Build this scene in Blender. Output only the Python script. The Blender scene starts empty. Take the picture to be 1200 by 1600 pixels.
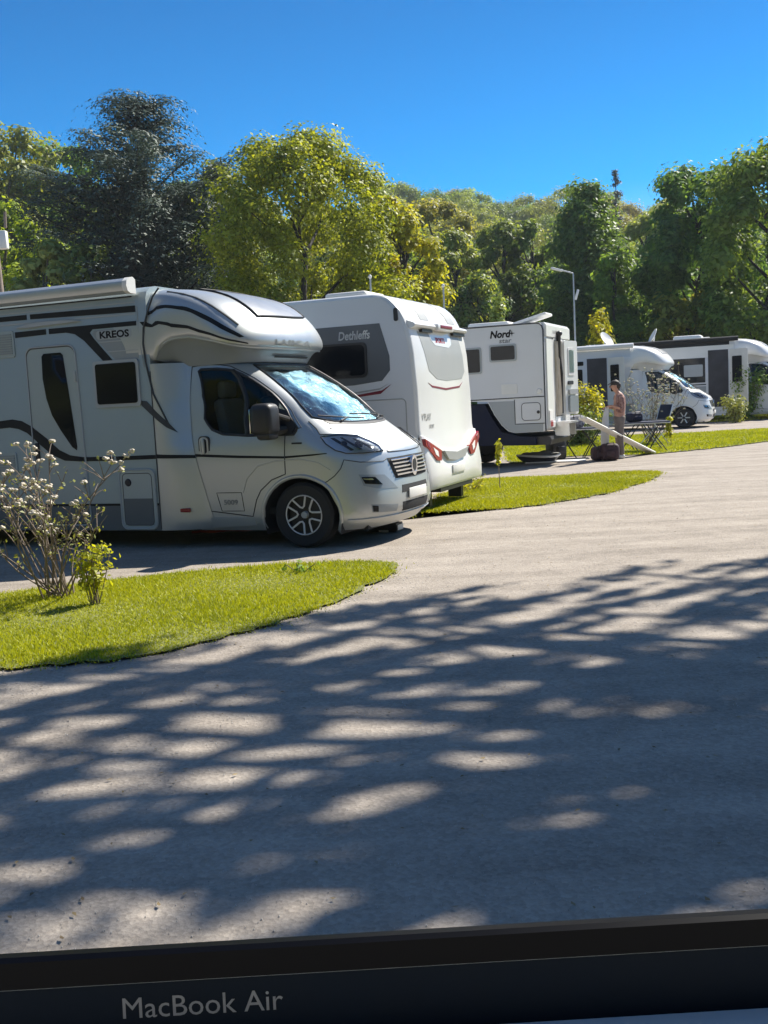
import bpy, bmesh, math, random
import numpy as np
from mathutils import Vector, Matrix
R = math.radians
scene = bpy.context.scene
col = scene.collection

# ------------------------------------------------------------------ camera
CAM_H = 1.5
FPX, IMG_W, IMG_H, HOR_Y, HOR_SLOPE = 1600.0, 1200.0, 1600.0, 627.0, 0.05
roll = math.atan(HOR_SLOPE)
pitch = math.atan((IMG_H/2-HOR_Y)*math.cos(roll)/FPX)
_f = Vector((0, math.cos(pitch), -math.sin(pitch)))
_r0 = Vector((1, 0, 0)); _u0 = _r0.cross(_f)
_r = _r0*math.cos(roll)-_u0*math.sin(roll)
_u = _r0*math.sin(roll)+_u0*math.cos(roll)
cam_data = bpy.data.cameras.new('camera'); cam = bpy.data.objects.new('camera', cam_data); col.objects.link(cam)
m3 = Matrix((_r, _u, -_f)).transposed()
cam.matrix_world = Matrix.Translation((0, 0, CAM_H)) @ m3.to_4x4()
cam_data.sensor_fit = 'HORIZONTAL'; cam_data.sensor_width = 36; cam_data.lens = 36*FPX/IMG_W
cam_data.clip_start = 0.02; cam_data.clip_end = 2000
scene.camera = cam
scene.render.resolution_x = 768; scene.render.resolution_y = 1024

# ------------------------------------------------------------------ light
SUN_EL, SUN_HEAD = 47.0, 50.0            # sun stands behind and to the right of the scene
world = bpy.data.worlds.new('World'); scene.world = world; world.use_nodes = True
nt = world.node_tree; nt.nodes.clear()
sky = nt.nodes.new('ShaderNodeTexSky'); sky.sky_type = 'NISHITA'; sky.sun_disc = False
sky.sun_elevation = R(SUN_EL); sky.sun_rotation = R(SUN_HEAD)
sky.altitude = 300; sky.air_density = 1.0; sky.dust_density = 0.25; sky.ozone_density = 3.5
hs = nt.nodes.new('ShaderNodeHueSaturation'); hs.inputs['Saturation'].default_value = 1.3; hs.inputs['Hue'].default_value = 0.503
# blue deepened above the trees; unseen upper sky dulled, dimmed for darker, greyer shade
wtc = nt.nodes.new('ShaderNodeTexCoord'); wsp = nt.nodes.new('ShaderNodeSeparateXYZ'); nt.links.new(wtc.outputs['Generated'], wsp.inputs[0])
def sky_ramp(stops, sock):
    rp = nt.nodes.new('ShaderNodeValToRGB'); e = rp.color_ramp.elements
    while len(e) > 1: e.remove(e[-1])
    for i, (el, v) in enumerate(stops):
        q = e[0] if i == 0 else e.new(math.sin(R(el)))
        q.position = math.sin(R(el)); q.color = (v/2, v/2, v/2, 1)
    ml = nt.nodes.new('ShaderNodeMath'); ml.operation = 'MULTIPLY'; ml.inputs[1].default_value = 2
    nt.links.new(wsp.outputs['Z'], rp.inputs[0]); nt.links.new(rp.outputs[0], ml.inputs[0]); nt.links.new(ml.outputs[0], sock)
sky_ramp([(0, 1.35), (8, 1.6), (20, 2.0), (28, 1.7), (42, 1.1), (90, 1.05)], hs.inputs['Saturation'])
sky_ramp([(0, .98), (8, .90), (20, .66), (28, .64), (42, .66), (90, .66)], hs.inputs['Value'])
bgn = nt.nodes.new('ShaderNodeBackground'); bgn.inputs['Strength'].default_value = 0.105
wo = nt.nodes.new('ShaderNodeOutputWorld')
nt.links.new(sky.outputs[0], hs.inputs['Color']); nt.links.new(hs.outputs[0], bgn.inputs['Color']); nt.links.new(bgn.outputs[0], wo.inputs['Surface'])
sd = bpy.data.lights.new('sun', 'SUN'); sun = bpy.data.objects.new('sun', sd); col.objects.link(sun)
sd.energy = 5.0; sd.angle = R(0.65); sd.color = (1.0, 0.945, 0.85)
_sv = Vector((math.sin(R(SUN_HEAD))*math.cos(R(SUN_EL)), math.cos(R(SUN_HEAD))*math.cos(R(SUN_EL)), math.sin(R(SUN_EL))))
sun.rotation_euler = _sv.to_track_quat('Z', 'Y').to_euler(); sun.location = _sv*60
scene.view_settings.view_transform = 'Standard'; scene.view_settings.look = 'None'
scene.view_settings.exposure = 0.88; scene.view_settings.gamma = 1.0
scene.render.engine = 'CYCLES'
scene.cycles.max_bounces = 6; scene.cycles.transparent_max_bounces = 12

# ------------------------------------------------------------------ placing helpers
def ray(x, y):
    return (_f+_r*((x-IMG_W/2)/FPX)-_u*((y-IMG_H/2)/FPX)).normalized()
def at(x, y, z=0.0):
    """ground point seen at a photograph pixel"""
    d = ray(x, y); t = (z-CAM_H)/d.z
    return Vector((d.x*t, d.y*t, z))
def far(x, D):
    """ground point at depth D in the direction of photograph column x"""
    d = ray(x, HOR_Y-HOR_SLOPE*(x-600)); return Vector((d.x/d.y*D, D, 0))
def top_z(x, y, D):
    d = ray(x, y); return CAM_H+d.z/d.y*D

# ------------------------------------------------------------------ mesh helpers
class MB:
    def __init__(s): s.v = []; s.f = []; s.keep = False
    def add(s, vs, fs):
        o = len(s.v); s.v += [tuple(p) for p in vs]; s.f += [tuple(i+o for i in f) for f in fs]; return s
    def box(s, c, d, rot=None):
        hx, hy, hz = d[0]/2, d[1]/2, d[2]/2
        vs = [Vector((x, y, z)) for x in (-hx, hx) for y in (-hy, hy) for z in (-hz, hz)]
        if rot is not None: vs = [rot @ v for v in vs]
        vs = [v+Vector(c) for v in vs]
        return s.add(vs, [(0, 1, 3, 2), (4, 6, 7, 5), (0, 4, 5, 1), (2, 3, 7, 6), (0, 2, 6, 4), (1, 5, 7, 3)])
    def bx(s, x0, x1, y0, y1, z0, z1): return s.box(((x0+x1)/2, (y0+y1)/2, (z0+z1)/2), (x1-x0, y1-y0, z1-z0))
    def rbox(s, c, d, r=.03, seg=2, rot=None):
        bm = bmesh.new(); bmesh.ops.create_cube(bm, size=1)
        for v in bm.verts: v.co = Vector((v.co.x*d[0], v.co.y*d[1], v.co.z*d[2]))
        bmesh.ops.bevel(bm, geom=bm.edges[:], offset=min(r, min(d)*.49), segments=seg, affect='EDGES', profile=.5)
        bm.verts.index_update()
        vs = [(rot @ v.co if rot is not None else v.co)+Vector(c) for v in bm.verts]
        fs = [[v.index for v in f.verts] for f in bm.faces]; bm.free()
        return s.add(vs, fs)
    def tube(s, pts, rad, n=8, closed=False, cap=True):
        pts = [Vector(p) for p in pts]; N = len(pts)
        if not hasattr(rad, '__len__'): rad = [rad]*N
        vs = []; prev = None
        for i, p in enumerate(pts):
            if closed: t = pts[(i+1) % N]-pts[i-1]
            else: t = pts[min(i+1, N-1)]-pts[max(i-1, 0)]
            t = t.normalized() if t.length > 1e-9 else Vector((0, 0, 1))
            if prev is None:
                a = Vector((0, 0, 1)) if abs(t.z) < .9 else Vector((1, 0, 0)); a = (a-t*a.dot(t)).normalized()
            else:
                a = prev-t*prev.dot(t)
                a = a.normalized() if a.length > 1e-6 else t.orthogonal().normalized()
            prev = a; b = t.cross(a)
            for k in range(n):
                q = 2*math.pi*k/n; vs.append(p+(a*math.cos(q)+b*math.sin(q))*rad[i])
        fs = []
        for i in range(N if closed else N-1):
            j = (i+1) % N
            for k in range(n): fs.append((i*n+k, i*n+(k+1) % n, j*n+(k+1) % n, j*n+k))
        if cap and not closed: fs.append(tuple(range(n))[::-1]); fs.append(tuple((N-1)*n+k for k in range(n)))
        return s.add(vs, fs)
    def cyl(s, a, b, r, r2=None, n=16): return s.tube([a, b], [r, r if r2 is None else r2], n)
    def lathe(s, prof, n=32, org=(0, 0, 0), axis='Z'):
        vs = []
        for r, h in prof:
            for k in range(n):
                q = 2*math.pi*k/n; c_, s_ = r*math.cos(q), r*math.sin(q)
                p = (c_, s_, h) if axis == 'Z' else ((c_, h, s_) if axis == 'Y' else (h, c_, s_))
                vs.append(Vector(p)+Vector(org))
        fs = []
        for i in range(len(prof)-1):
            for k in range(n): fs.append((i*n+k, i*n+(k+1) % n, (i+1)*n+(k+1) % n, (i+1)*n+k))
        return s.add(vs, fs)
    def ell(s, c, r, n=14, m=9, rot=None):
        vs = []; c = Vector(c)
        for j in range(m+1):
            th = math.pi*j/m
            for k in range(n):
                ph = 2*math.pi*k/n
                p = Vector((r[0]*math.sin(th)*math.cos(ph), r[1]*math.sin(th)*math.sin(ph), r[2]*math.cos(th)))
                vs.append((rot @ p if rot is not None else p)+c)
        return s.add(vs, [(j*n+k, (j+1)*n+k, (j+1)*n+(k+1) % n, j*n+(k+1) % n) for j in range(m) for k in range(n)])
    def prism(s, poly, fn, d0, d1):
        """polygon in 2D mapped by fn(a, b, d), thickness from d0 to d1"""
        n = len(poly)
        vs = [fn(a, b, d0) for a, b in poly]+[fn(a, b, d1) for a, b in poly]
        return s.add(vs, [tuple(range(n)), tuple(range(2*n-1, n-1, -1))]+[(i, n+i, n+(i+1) % n, (i+1) % n) for i in range(n)])
    def mesh(s, name):
        me = bpy.data.meshes.new(name); me.from_pydata(s.v, [], s.f)
        bm = bmesh.new(); bm.from_mesh(me); bmesh.ops.remove_doubles(bm, verts=bm.verts[:], dist=1e-5)
        if not s.keep: bmesh.ops.recalc_face_normals(bm, faces=bm.faces[:])
        bm.to_mesh(me); bm.free(); return me

def finish(o, me, mat, parent, smooth, ang=38):
    if mat is not None: me.materials.append(mat)
    if smooth:
        me.polygons.foreach_set('use_smooth', [True]*len(me.polygons)); me.set_sharp_from_angle(angle=R(ang))
    col.objects.link(o)
    if parent is not None: o.parent = parent
    return o
def obj(name, mb, mat, parent=None, smooth=True, ang=38):
    me = mb.mesh(name); return finish(bpy.data.objects.new(name, me), me, mat, parent, smooth, ang)
def tag(o, label=None, cat=None, group=None, kind=None):
    if label: o['label'] = label
    if cat: o['category'] = cat
    if group: o['group'] = group
    if kind: o['kind'] = kind
    return o
def thing(name, label, cat, loc=(0, 0, 0), rz=0.0, group=None, scale=1.0):
    o = bpy.data.objects.new(name, None); col.objects.link(o); o.empty_display_size = .2
    o.location = loc; o.rotation_euler = (0, 0, rz); o.scale = (scale,)*3
    return tag(o, label, cat, group)
def copy_tree(o, parent=None):
    c = o.copy(); col.objects.link(c); c.parent = parent
    for ch in list(o.children): copy_tree(ch, c)
    return c

# clip helpers in 2D
def _clip(poly, a, b, c, keep_neg=False):
    """part of polygon with a*x+b*y+c >= 0"""
    sg = -1 if keep_neg else 1; out = []; n = len(poly)
    for i in range(n):
        p, q = poly[i], poly[(i+1) % n]
        dp, dq = sg*(a*p[0]+b*p[1]+c), sg*(a*q[0]+b*q[1]+c)
        if dp >= 0: out.append(p)
        if dp*dq < 0:
            t = dp/(dp-dq); out.append((p[0]+(q[0]-p[0])*t, p[1]+(q[1]-p[1])*t))
    return out
def _area(p):
    return sum(p[i][0]*p[(i+1) % len(p)][1]-p[(i+1) % len(p)][0]*p[i][1] for i in range(len(p)))/2
def normal_at(fn, u, z):
    e = 1e-3; a, b = Vector(fn(u+e, z)), Vector(fn(u-e, z)); c, d = Vector(fn(u, z+e)), Vector(fn(u, z-e))
    n = (a-b).cross(c-d)
    return n.normalized() if n.length > 1e-12 else Vector((0, 0, 1))
def surf_patch(fn, poly, off=.004, step=(.12, .08), depth=.012, holes=(), rim=True, wob=None):
    """polygon in surface coordinates laid on the surface fn, with a rim so that it has thickness; convex holes are cut out"""
    if _area(poly) < 0: poly = poly[::-1]
    us = [p[0] for p in poly]; zs = [p[1] for p in poly]
    nu = max(1, int(math.ceil((max(us)-min(us))/step[0]))); nz = max(1, int(math.ceil((max(zs)-min(zs))/step[1])))
    verts = {}; vl = []; uvl = []; faces = []
    def vid(p):
        k = (round(p[0]*5000), round(p[1]*5000))
        if k not in verts: verts[k] = len(vl); vl.append(None); uvl.append(p)
        return verts[k]
    for i in range(nu):
        u0 = min(us)+(max(us)-min(us))*i/nu; u1 = min(us)+(max(us)-min(us))*(i+1)/nu
        for j in range(nz):
            z0 = min(zs)+(max(zs)-min(zs))*j/nz; z1 = min(zs)+(max(zs)-min(zs))*(j+1)/nz
            c = _clip(poly, 1, 0, -u0)
            if len(c) > 2: c = _clip(c, -1, 0, u1)
            if len(c) > 2: c = _clip(c, 0, 1, -z0)
            if len(c) > 2: c = _clip(c, 0, -1, z1)
            if len(c) < 3 or abs(_area(c)) < 1e-7: continue
            pieces = [c]
            for h in holes:
                hh = h if _area(h) > 0 else h[::-1]; nxt = []
                for pc in pieces:
                    rem = pc
                    for q in range(len(hh)):
                        p0, p1 = hh[q], hh[(q+1) % len(hh)]
                        a, b = -(p1[1]-p0[1]), p1[0]-p0[0]; cc = -(a*p0[0]+b*p0[1])
                        outp = _clip(rem, a, b, cc, True)
                        if len(outp) > 2 and abs(_area(outp)) > 1e-8: nxt.append(outp)
                        rem = _clip(rem, a, b, cc)
                        if len(rem) < 3: break
                pieces = nxt
            for pc in pieces:
                ids = []
                for p in pc:
                    k = vid(p)
                    if not ids or ids[-1] != k: ids.append(k)
                if len(ids) > 1 and ids[0] == ids[-1]: ids.pop()
                if len(set(ids)) >= 3 and len(set(ids)) == len(ids): faces.append(tuple(ids))
    nrm = [normal_at(fn, *p) for p in uvl]
    for i, p in enumerate(uvl):
        o_ = off+(wob(*p) if wob else 0); vl[i] = Vector(fn(*p))+nrm[i]*o_
    if rim:
        cnt = {}
        for f in faces:
            for a, b in zip(f, f[1:]+f[:1]):
                k = (min(a, b), max(a, b)); cnt[k] = (cnt[k][0]+1, a, b) if k in cnt else (1, a, b)
        low = {}
        for c, a, b in cnt.values():
            if c == 1:
                for k in (a, b):
                    if k not in low: low[k] = len(vl); vl.append(vl[k]-nrm[k]*depth)
                faces.append((b, a, low[a], low[b]))
    m = MB(); m.keep = True; m.add(vl, faces); return m
def surf_line(fn, pts, r=.006, off=.0, closed=False, step=.06, n=6, mb=None):
    P = []; L = list(pts)+([pts[0]] if closed else [])
    for a, b in zip(L, L[1:]):
        d = math.hypot(b[0]-a[0], b[1]-a[1]); k = max(1, int(d/step))
        for i in range(k): P.append((a[0]+(b[0]-a[0])*i/k, a[1]+(b[1]-a[1])*i/k))
    if not closed: P.append(L[-1])
    P3 = [Vector(fn(*p))+normal_at(fn, *p)*off for p in P]
    m = mb or MB(); m.tube(P3, r, n, closed=closed); return m
def rrect(x0, x1, z0, z1, r, n=5):
    out = []
    for cx, cz, a0 in ((x1-r, z0+r, -90), (x1-r, z1-r, 0), (x0+r, z1-r, 90), (x0+r, z0+r, 180)):
        for k in range(n+1):
            a = R(a0+90*k/n); out.append((cx+r*math.cos(a), cz+r*math.sin(a)))
    return out
def text_mesh(name, s, size, fn, mat, parent, d=.003, shear=0.0, bold=0.0, sx=1.0):
    """lettering whose flat (x, y) is mapped by fn(x, y, d)"""
    cu = bpy.data.curves.new(name, 'FONT'); cu.body = s; cu.size = 1; cu.shear = shear; cu.offset = bold/size; cu.extrude = d/size
    cu.resolution_u = 3
    to = bpy.data.objects.new(name, cu); col.objects.link(to)
    dg = bpy.context.evaluated_depsgraph_get(); me = bpy.data.meshes.new_from_object(to.evaluated_get(dg))
    bpy.data.objects.remove(to); me.name = name
    for v in me.vertices: v.co = Vector(fn(v.co.x*sx*size, v.co.y*size, v.co.z*size))
    me.materials.clear()
    return finish(bpy.data.objects.new(name, me), me, mat, parent, False)
# ------------------------------------------------------------------ materials
def nmat(name):
    m = bpy.data.materials.new(name); m.use_nodes = True; return m, m.node_tree, m.node_tree.nodes['Principled BSDF']
def lk(t, a, b): t.links.new(a, b)
def mat(name, c, rough=.5, metal=0.0, var=.06, vs=3.0, bump=0.0, bs=60.0, coat=0.0, spec=.5, c2=None):
    m, t, p = nmat(name)
    tc = t.nodes.new('ShaderNodeTexCoord'); nz = t.nodes.new('ShaderNodeTexNoise'); nz.inputs['Scale'].default_value = vs; nz.inputs['Detail'].default_value = 6
    lk(t, tc.outputs['Object'], nz.inputs['Vector'])
    mx = t.nodes.new('ShaderNodeMix'); mx.data_type = 'RGBA'
    a = Vector(c)*(1-var); b = Vector(c2) if c2 else Vector(c)*(1+var)
    mx.inputs[6].default_value = (*a, 1); mx.inputs[7].default_value = (*[min(1, q) for q in b], 1)
    rp = t.nodes.new('ShaderNodeMapRange'); rp.inputs[1].default_value = .3; rp.inputs[2].default_value = .7
    lk(t, nz.outputs['Fac'], rp.inputs[0]); lk(t, rp.outputs[0], mx.inputs[0]); lk(t, mx.outputs[2], p.inputs['Base Color'])
    p.inputs['Roughness'].default_value = rough; p.inputs['Metallic'].default_value = metal
    p.inputs['Coat Weight'].default_value = coat; p.inputs['Coat Roughness'].default_value = .06; p.inputs['Specular IOR Level'].default_value = spec
    rr = t.nodes.new('ShaderNodeMapRange'); rr.inputs[3].default_value = rough*.85; rr.inputs[4].default_value = min(1, rough*1.2+.02)
    lk(t, nz.outputs['Fac'], rr.inputs[0]); lk(t, rr.outputs[0], p.inputs['Roughness'])
    if bump:
        n2 = t.nodes.new('ShaderNodeTexNoise'); n2.inputs['Scale'].default_value = bs; n2.inputs['Detail'].default_value = 4
        lk(t, tc.outputs['Object'], n2.inputs['Vector'])
        bp = t.nodes.new('ShaderNodeBump'); bp.inputs['Strength'].default_value = bump; bp.inputs['Distance'].default_value = .01
        lk(t, n2.outputs['Fac'], bp.inputs['Height']); lk(t, bp.outputs[0], p.inputs['Normal'])
    return m
def glass_mat(name, tint=(.7, .78, .8), gloss=1.0):
    m, t, p = nmat(name); t.nodes.remove(p)
    tr = t.nodes.new('ShaderNodeBsdfTransparent'); tr.inputs[0].default_value = (*tint, 1)
    gl = t.nodes.new('ShaderNodeBsdfGlossy'); gl.inputs['Roughness'].default_value = .02; gl.inputs[0].default_value = (1, 1, 1, 1)
    fr = t.nodes.new('ShaderNodeFresnel'); fr.inputs[0].default_value = 1.5
    ml = t.nodes.new('ShaderNodeMath'); ml.operation = 'MULTIPLY'; ml.inputs[1].default_value = gloss; ml.use_clamp = True
    mx = t.nodes.new('ShaderNodeMixShader'); out = t.nodes['Material Output']
    lk(t, fr.outputs[0], ml.inputs[0]); lk(t, ml.outputs[0], mx.inputs[0]); lk(t, tr.outputs[0], mx.inputs[1]); lk(t, gl.outputs[0], mx.inputs[2]); lk(t, mx.outputs[0], out.inputs[0])
    return m
def leaf_mat(name, c1, c2, trans=.35, tc_=None, rough=.5, spread=.5):
    m, t, p = nmat(name)
    geo = t.nodes.new('ShaderNodeNewGeometry'); tc = t.nodes.new('ShaderNodeTexCoord')
    nz = t.nodes.new('ShaderNodeTexNoise'); nz.inputs['Scale'].default_value = .45; nz.inputs['Detail'].default_value = 3
    oi = t.nodes.new('ShaderNodeObjectInfo')
    lk(t, tc.outputs['Object'], nz.inputs['Vector'])
    a = t.nodes.new('ShaderNodeMath'); a.operation = 'MULTIPLY'; a.inputs[1].default_value = spread; lk(t, geo.outputs['Random Per Island'], a.inputs[0])
    b = t.nodes.new('ShaderNodeMath'); b.operation = 'ADD'; lk(t, a.outputs[0], b.inputs[0]); lk(t, nz.outputs['Fac'], b.inputs[1])
    c = t.nodes.new('ShaderNodeMapRange'); c.inputs[1].default_value = .35; c.inputs[2].default_value = 1.05; lk(t, b.outputs[0], c.inputs[0])
    mx = t.nodes.new('ShaderNodeMix'); mx.data_type = 'RGBA'; mx.inputs[6].default_value = (*c1, 1); mx.inputs[7].default_value = (*c2, 1)
    lk(t, c.outputs[0], mx.inputs[0])
    hv = t.nodes.new('ShaderNodeHueSaturation'); mr = t.nodes.new('ShaderNodeMapRange'); mr.inputs[3].default_value = .82; mr.inputs[4].default_value = 1.18
    mh = t.nodes.new('ShaderNodeMapRange'); mh.inputs[3].default_value = .485; mh.inputs[4].default_value = .515
    lk(t, oi.outputs['Random'], mr.inputs[0]); lk(t, oi.outputs['Random'], mh.inputs[0]); lk(t, mr.outputs[0], hv.inputs['Value']); lk(t, mh.outputs[0], hv.inputs['Hue'])
    lk(t, mx.outputs[2], hv.inputs['Color'])
    lk(t, hv.outputs[0], p.inputs['Base Color']); p.inputs['Roughness'].default_value = rough; p.inputs['Specular IOR Level'].default_value = .35
    tb = t.nodes.new('ShaderNodeBsdfTranslucent'); h2 = t.nodes.new('ShaderNodeMix'); h2.data_type = 'RGBA'; h2.blend_type = 'MULTIPLY'; h2.inputs[0].default_value = 1
    h2.inputs[7].default_value = (*(tc_ or (1.5, 1.35, .5)), 1); lk(t, hv.outputs[0], h2.inputs[6]); lk(t, h2.outputs[2], tb.inputs[0])
    ms = t.nodes.new('ShaderNodeMixShader'); ms.inputs[0].default_value = trans; out = t.nodes['Material Output']
    lk(t, p.outputs[0], ms.inputs[1]); lk(t, tb.outputs[0], ms.inputs[2]); lk(t, ms.outputs[0], out.inputs[0])
    return m
M = {}
M['silver'] = mat('silver_paint', (.45, .475, .48), .36, .5, .03, 2, coat=.25, bump=.02, bs=400)
M['hab'] = mat('silver_grey_panel', (.34, .40, .41), .42, .15, .03, 1.5, coat=.25, bump=.03, bs=18)
M['hab_dark'] = mat('mid_grey_panel', (.27, .30, .32), .4, .15, .04, 1.5, coat=.3)
M['skirt'] = mat('dark_grey_skirt', (.11, .13, .145), .45, .1, .05, 2)
M['white'] = mat('white_paint', (.76, .76, .74), .3, 0, .025, 1.5, coat=.4, bump=.015, bs=15)
M['white_b'] = mat('white_aluminium_panel', (.66, .67, .68), .4, 0, .04, 1.2, coat=.15, bump=.06, bs=260)
M['cream'] = mat('white_plastic', (.74, .73, .69), .45, 0, .04, 4)
M['grey'] = mat('light_grey_decal', (.36, .37, .36), .45, 0, .03, 4)
M['grey_m'] = mat('grey_decal', (.10, .11, .12), .42, 0, .04, 4)
M['stripe'] = mat('black_stripe', (.014, .016, .018), .5, 0, .05, 4, spec=.2)
M['black'] = mat('black_plastic', (.018, .018, .02), .45, 0, .1, 8, bump=.05, bs=200)
M['rubber'] = mat('rubber', (.022, .022, .023), .8, 0, .15, 12, bump=.1, bs=60)
M['seam'] = mat('seam_rubber', (.04, .045, .05), .6, 0, .05, 5)
M['trim'] = mat('grey_plastic_trim', (.38, .41, .42), .5, 0, .04, 5)
M['chrome'] = mat('chrome', (.78, .79, .8), .14, 1, .02, 8)
M['alu'] = mat('aluminium', (.68, .69, .70), .32, .8, .04, 8, bump=.02)
M['red'] = mat('red_lens', (.30, .004, .010), .25, 0, .05, 10, coat=.3)
M['redline'] = mat('dark_red_decal', (.20, .015, .03), .4, 0, .03, 8)
M['pinktext'] = mat('red_lettering', (.62, .05, .09), .4, 0, .03, 8)
M['amber'] = mat('amber_lens', (.6, .2, .03), .2, 0, .05, 10, coat=.5)
M['dglass'] = mat('dark_window_glass', (.008, .010, .013), .06, 0, .1, 3, coat=0, spec=.25)
M['seat'] = mat('seat_fabric', (.17, .16, .15), .85, 0, .1, 10, bump=.1)
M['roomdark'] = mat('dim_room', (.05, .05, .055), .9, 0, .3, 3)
M['dark'] = mat('dark_interior', (.02, .021, .023), .8, 0, .1, 4)
M['glass'] = glass_mat('clear_glass', (.74, .82, .83), .55)
M['glassws'] = glass_mat('windscreen_glass', (.80, .9, .92), 1.2)
M['lens'] = glass_mat('headlight_lens', (.95, .96, .97))
M['canvas'] = mat('navy_fabric', (.015, .02, .045), .8, 0, .2, 6, bump=.1)
M['truckp'] = mat('dark_navy_paint', (.010, .014, .035), .55, 0, .1, 3, spec=.2)
M['solar'] = mat('solar_skylight', (.26, .275, .30), .32, .1, .04, 6, coat=.15)
M['bark'] = mat('bark', (.10, .085, .065), .9, 0, .3, 6, bump=.5, bs=20)
M['bark_d'] = mat('dark_bark', (.035, .03, .026), .9, 0, .3, 6, bump=.5, bs=20)
M['twig'] = mat('grey_twig', (.20, .155, .12), .8, 0, .25, 12, bump=.2)
M['wood'] = mat('weathered_pole_wood', (.24, .19, .15), .85, 0, .2, 5, bump=.3, bs=40)
M['blossom'] = mat('cream_flower', (.60, .53, .42), .7, 0, .15, 30)
M['skin'] = mat('skin', (.50, .27, .19), .55, 0, .06, 20)
M['hair'] = mat('dark_hair', (.03, .022, .018), .6, 0, .2, 60, bump=.4)
M['shirt'] = mat('red_brown_checked_shirt', (.23, .085, .075), .85, 0, .45, 26, c2=(.42, .27, .24))
M['trouser'] = mat('grey_brown_trousers', (.20, .165, .145), .85, 0, .15, 14, bump=.2)
M['cloth'] = mat('white_cloth', (.62, .61, .60), .8, 0, .06, 7, bump=.2, bs=30)
M['beige'] = mat('beige_curtain', (.55, .48, .38), .85, 0, .12, 6)
M['plaid'] = mat('dark_checked_fabric', (.05, .045, .06), .85, 0, .4, 20, c2=(.5, .5, .55))
M['crate'] = mat('dark_maroon_bag', (.05, .025, .03), .7, 0, .3, 12, bump=.2)
M['redhose'] = mat('red_hose', (.45, .07, .04), .5, 0, .1, 8)
M['machined'] = mat('machined_wheel_face', (.72, .72, .71), .42, .25, .03, 8)
M['litter'] = mat('dry_leaf_litter', (.16, .10, .05), .9, 0, .4, 9, c2=(.34, .26, .12))
M['post'] = mat('galvanised_post', (.42, .44, .45), .45, .5, .06, 8)

# foil sun screen: crumpled quilted foil
def foil():
    m, t, p = nmat('crumpled_foil'); tc = t.nodes.new('ShaderNodeTexCoord')
    n1 = t.nodes.new('ShaderNodeTexNoise'); n1.inputs['Scale'].default_value = 7; n1.inputs['Detail'].default_value = 5; n1.inputs['Distortion'].default_value = 1.2
    vo = t.nodes.new('ShaderNodeTexVoronoi'); vo.inputs['Scale'].default_value = 11
    lk(t, tc.outputs['Object'], n1.inputs['Vector']); lk(t, n1.outputs['Color'], vo.inputs['Vector'])
    mp = t.nodes.new('ShaderNodeMix'); mp.data_type = 'RGBA'; mp.inputs[6].default_value = (.20, .36, .50, 1); mp.inputs[7].default_value = (.52, .64, .70, 1)
    lk(t, n1.outputs['Fac'], mp.inputs[0]); lk(t, mp.outputs[2], p.inputs['Base Color'])
    p.inputs['Metallic'].default_value = .75; p.inputs['Roughness'].default_value = .33
    b = t.nodes.new('ShaderNodeBump'); b.inputs['Strength'].default_value = .9; b.inputs['Distance'].default_value = .05
    lk(t, n1.outputs['Fac'], b.inputs['Height'])
    b2 = t.nodes.new('ShaderNodeBump'); b2.inputs['Strength'].default_value = .4; b2.inputs['Distance'].default_value = .03
    lk(t, vo.outputs['Distance'], b2.inputs['Height']); lk(t, b.outputs[0], b2.inputs['Normal']); lk(t, b2.outputs[0], p.inputs['Normal'])
    return m
M['foil'] = foil()

def ground_mat(name, c_lo, c_hi, fine=90, stones=True, tracks=False):
    m, t, p = nmat(name); tc = t.nodes.new('ShaderNodeTexCoord')
    def noise(sc, det=8, rough=.6, vec=None):
        n = t.nodes.new('ShaderNodeTexNoise'); n.inputs['Scale'].default_value = sc; n.inputs['Detail'].default_value = det; n.inputs['Roughness'].default_value = rough
        lk(t, vec or tc.outputs['Object'], n.inputs['Vector']); return n
    st_ = t.nodes.new('ShaderNodeMapping'); st_.inputs['Rotation'].default_value = (0, 0, R(-24)); st_.inputs['Scale'].default_value = (.35, 2.2, 1); lk(t, tc.outputs['Object'], st_.inputs['Vector'])
    big = noise(.9, 7, .65, st_.outputs['Vector']); mid = noise(3.0, 8, .7); fin = noise(fine, 4, .8)
    vo = t.nodes.new('ShaderNodeTexVoronoi'); vo.inputs['Scale'].default_value = 55; lk(t, tc.outputs['Object'], vo.inputs['Vector'])
    def mrange(s, a, b, lo, hi):
        r = t.nodes.new('ShaderNodeMapRange'); r.inputs[1].default_value = a; r.inputs[2].default_value = b; r.inputs[3].default_value = lo; r.inputs[4].default_value = hi
        lk(t, s, r.inputs[0]); return r.outputs[0]
    def math_(op, a, b):
        n = t.nodes.new('ShaderNodeMath'); n.operation = op
        for i, q in enumerate((a, b)):
            if isinstance(q, (int, float)): n.inputs[i].default_value = q
            else: lk(t, q, n.inputs[i])
        return n.outputs[0]
    s = math_('ADD', mrange(big.outputs['Fac'], .3, .7, -.08, .42), mrange(mid.outputs['Fac'], .3, .7, 0, .3))
    s = math_('ADD', s, mrange(fin.outputs['Fac'], .25, .75, 0, .35))
    s = math_('ADD', s, mrange(vo.outputs['Color'], 0, 1, -.12, .2))
    mx = t.nodes.new('ShaderNodeMix'); mx.data_type = 'RGBA'; mx.inputs[6].default_value = (*c_lo, 1); mx.inputs[7].default_value = (*c_hi, 1)
    lk(t, s, mx.inputs[0]); lk(t, mx.outputs[2], p.inputs['Base Color'])
    p.inputs['Roughness'].default_value = .92; p.inputs['Specular IOR Level'].default_value = .25
    b = t.nodes.new('ShaderNodeBump'); b.inputs['Strength'].default_value = .4; b.inputs['Distance'].default_value = .010
    hh = math_('ADD', vo.outputs['Distance'], fin.outputs['Fac']); lk(t, hh, b.inputs['Height']); lk(t, b.outputs[0], p.inputs['Normal'])
    return m
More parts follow.
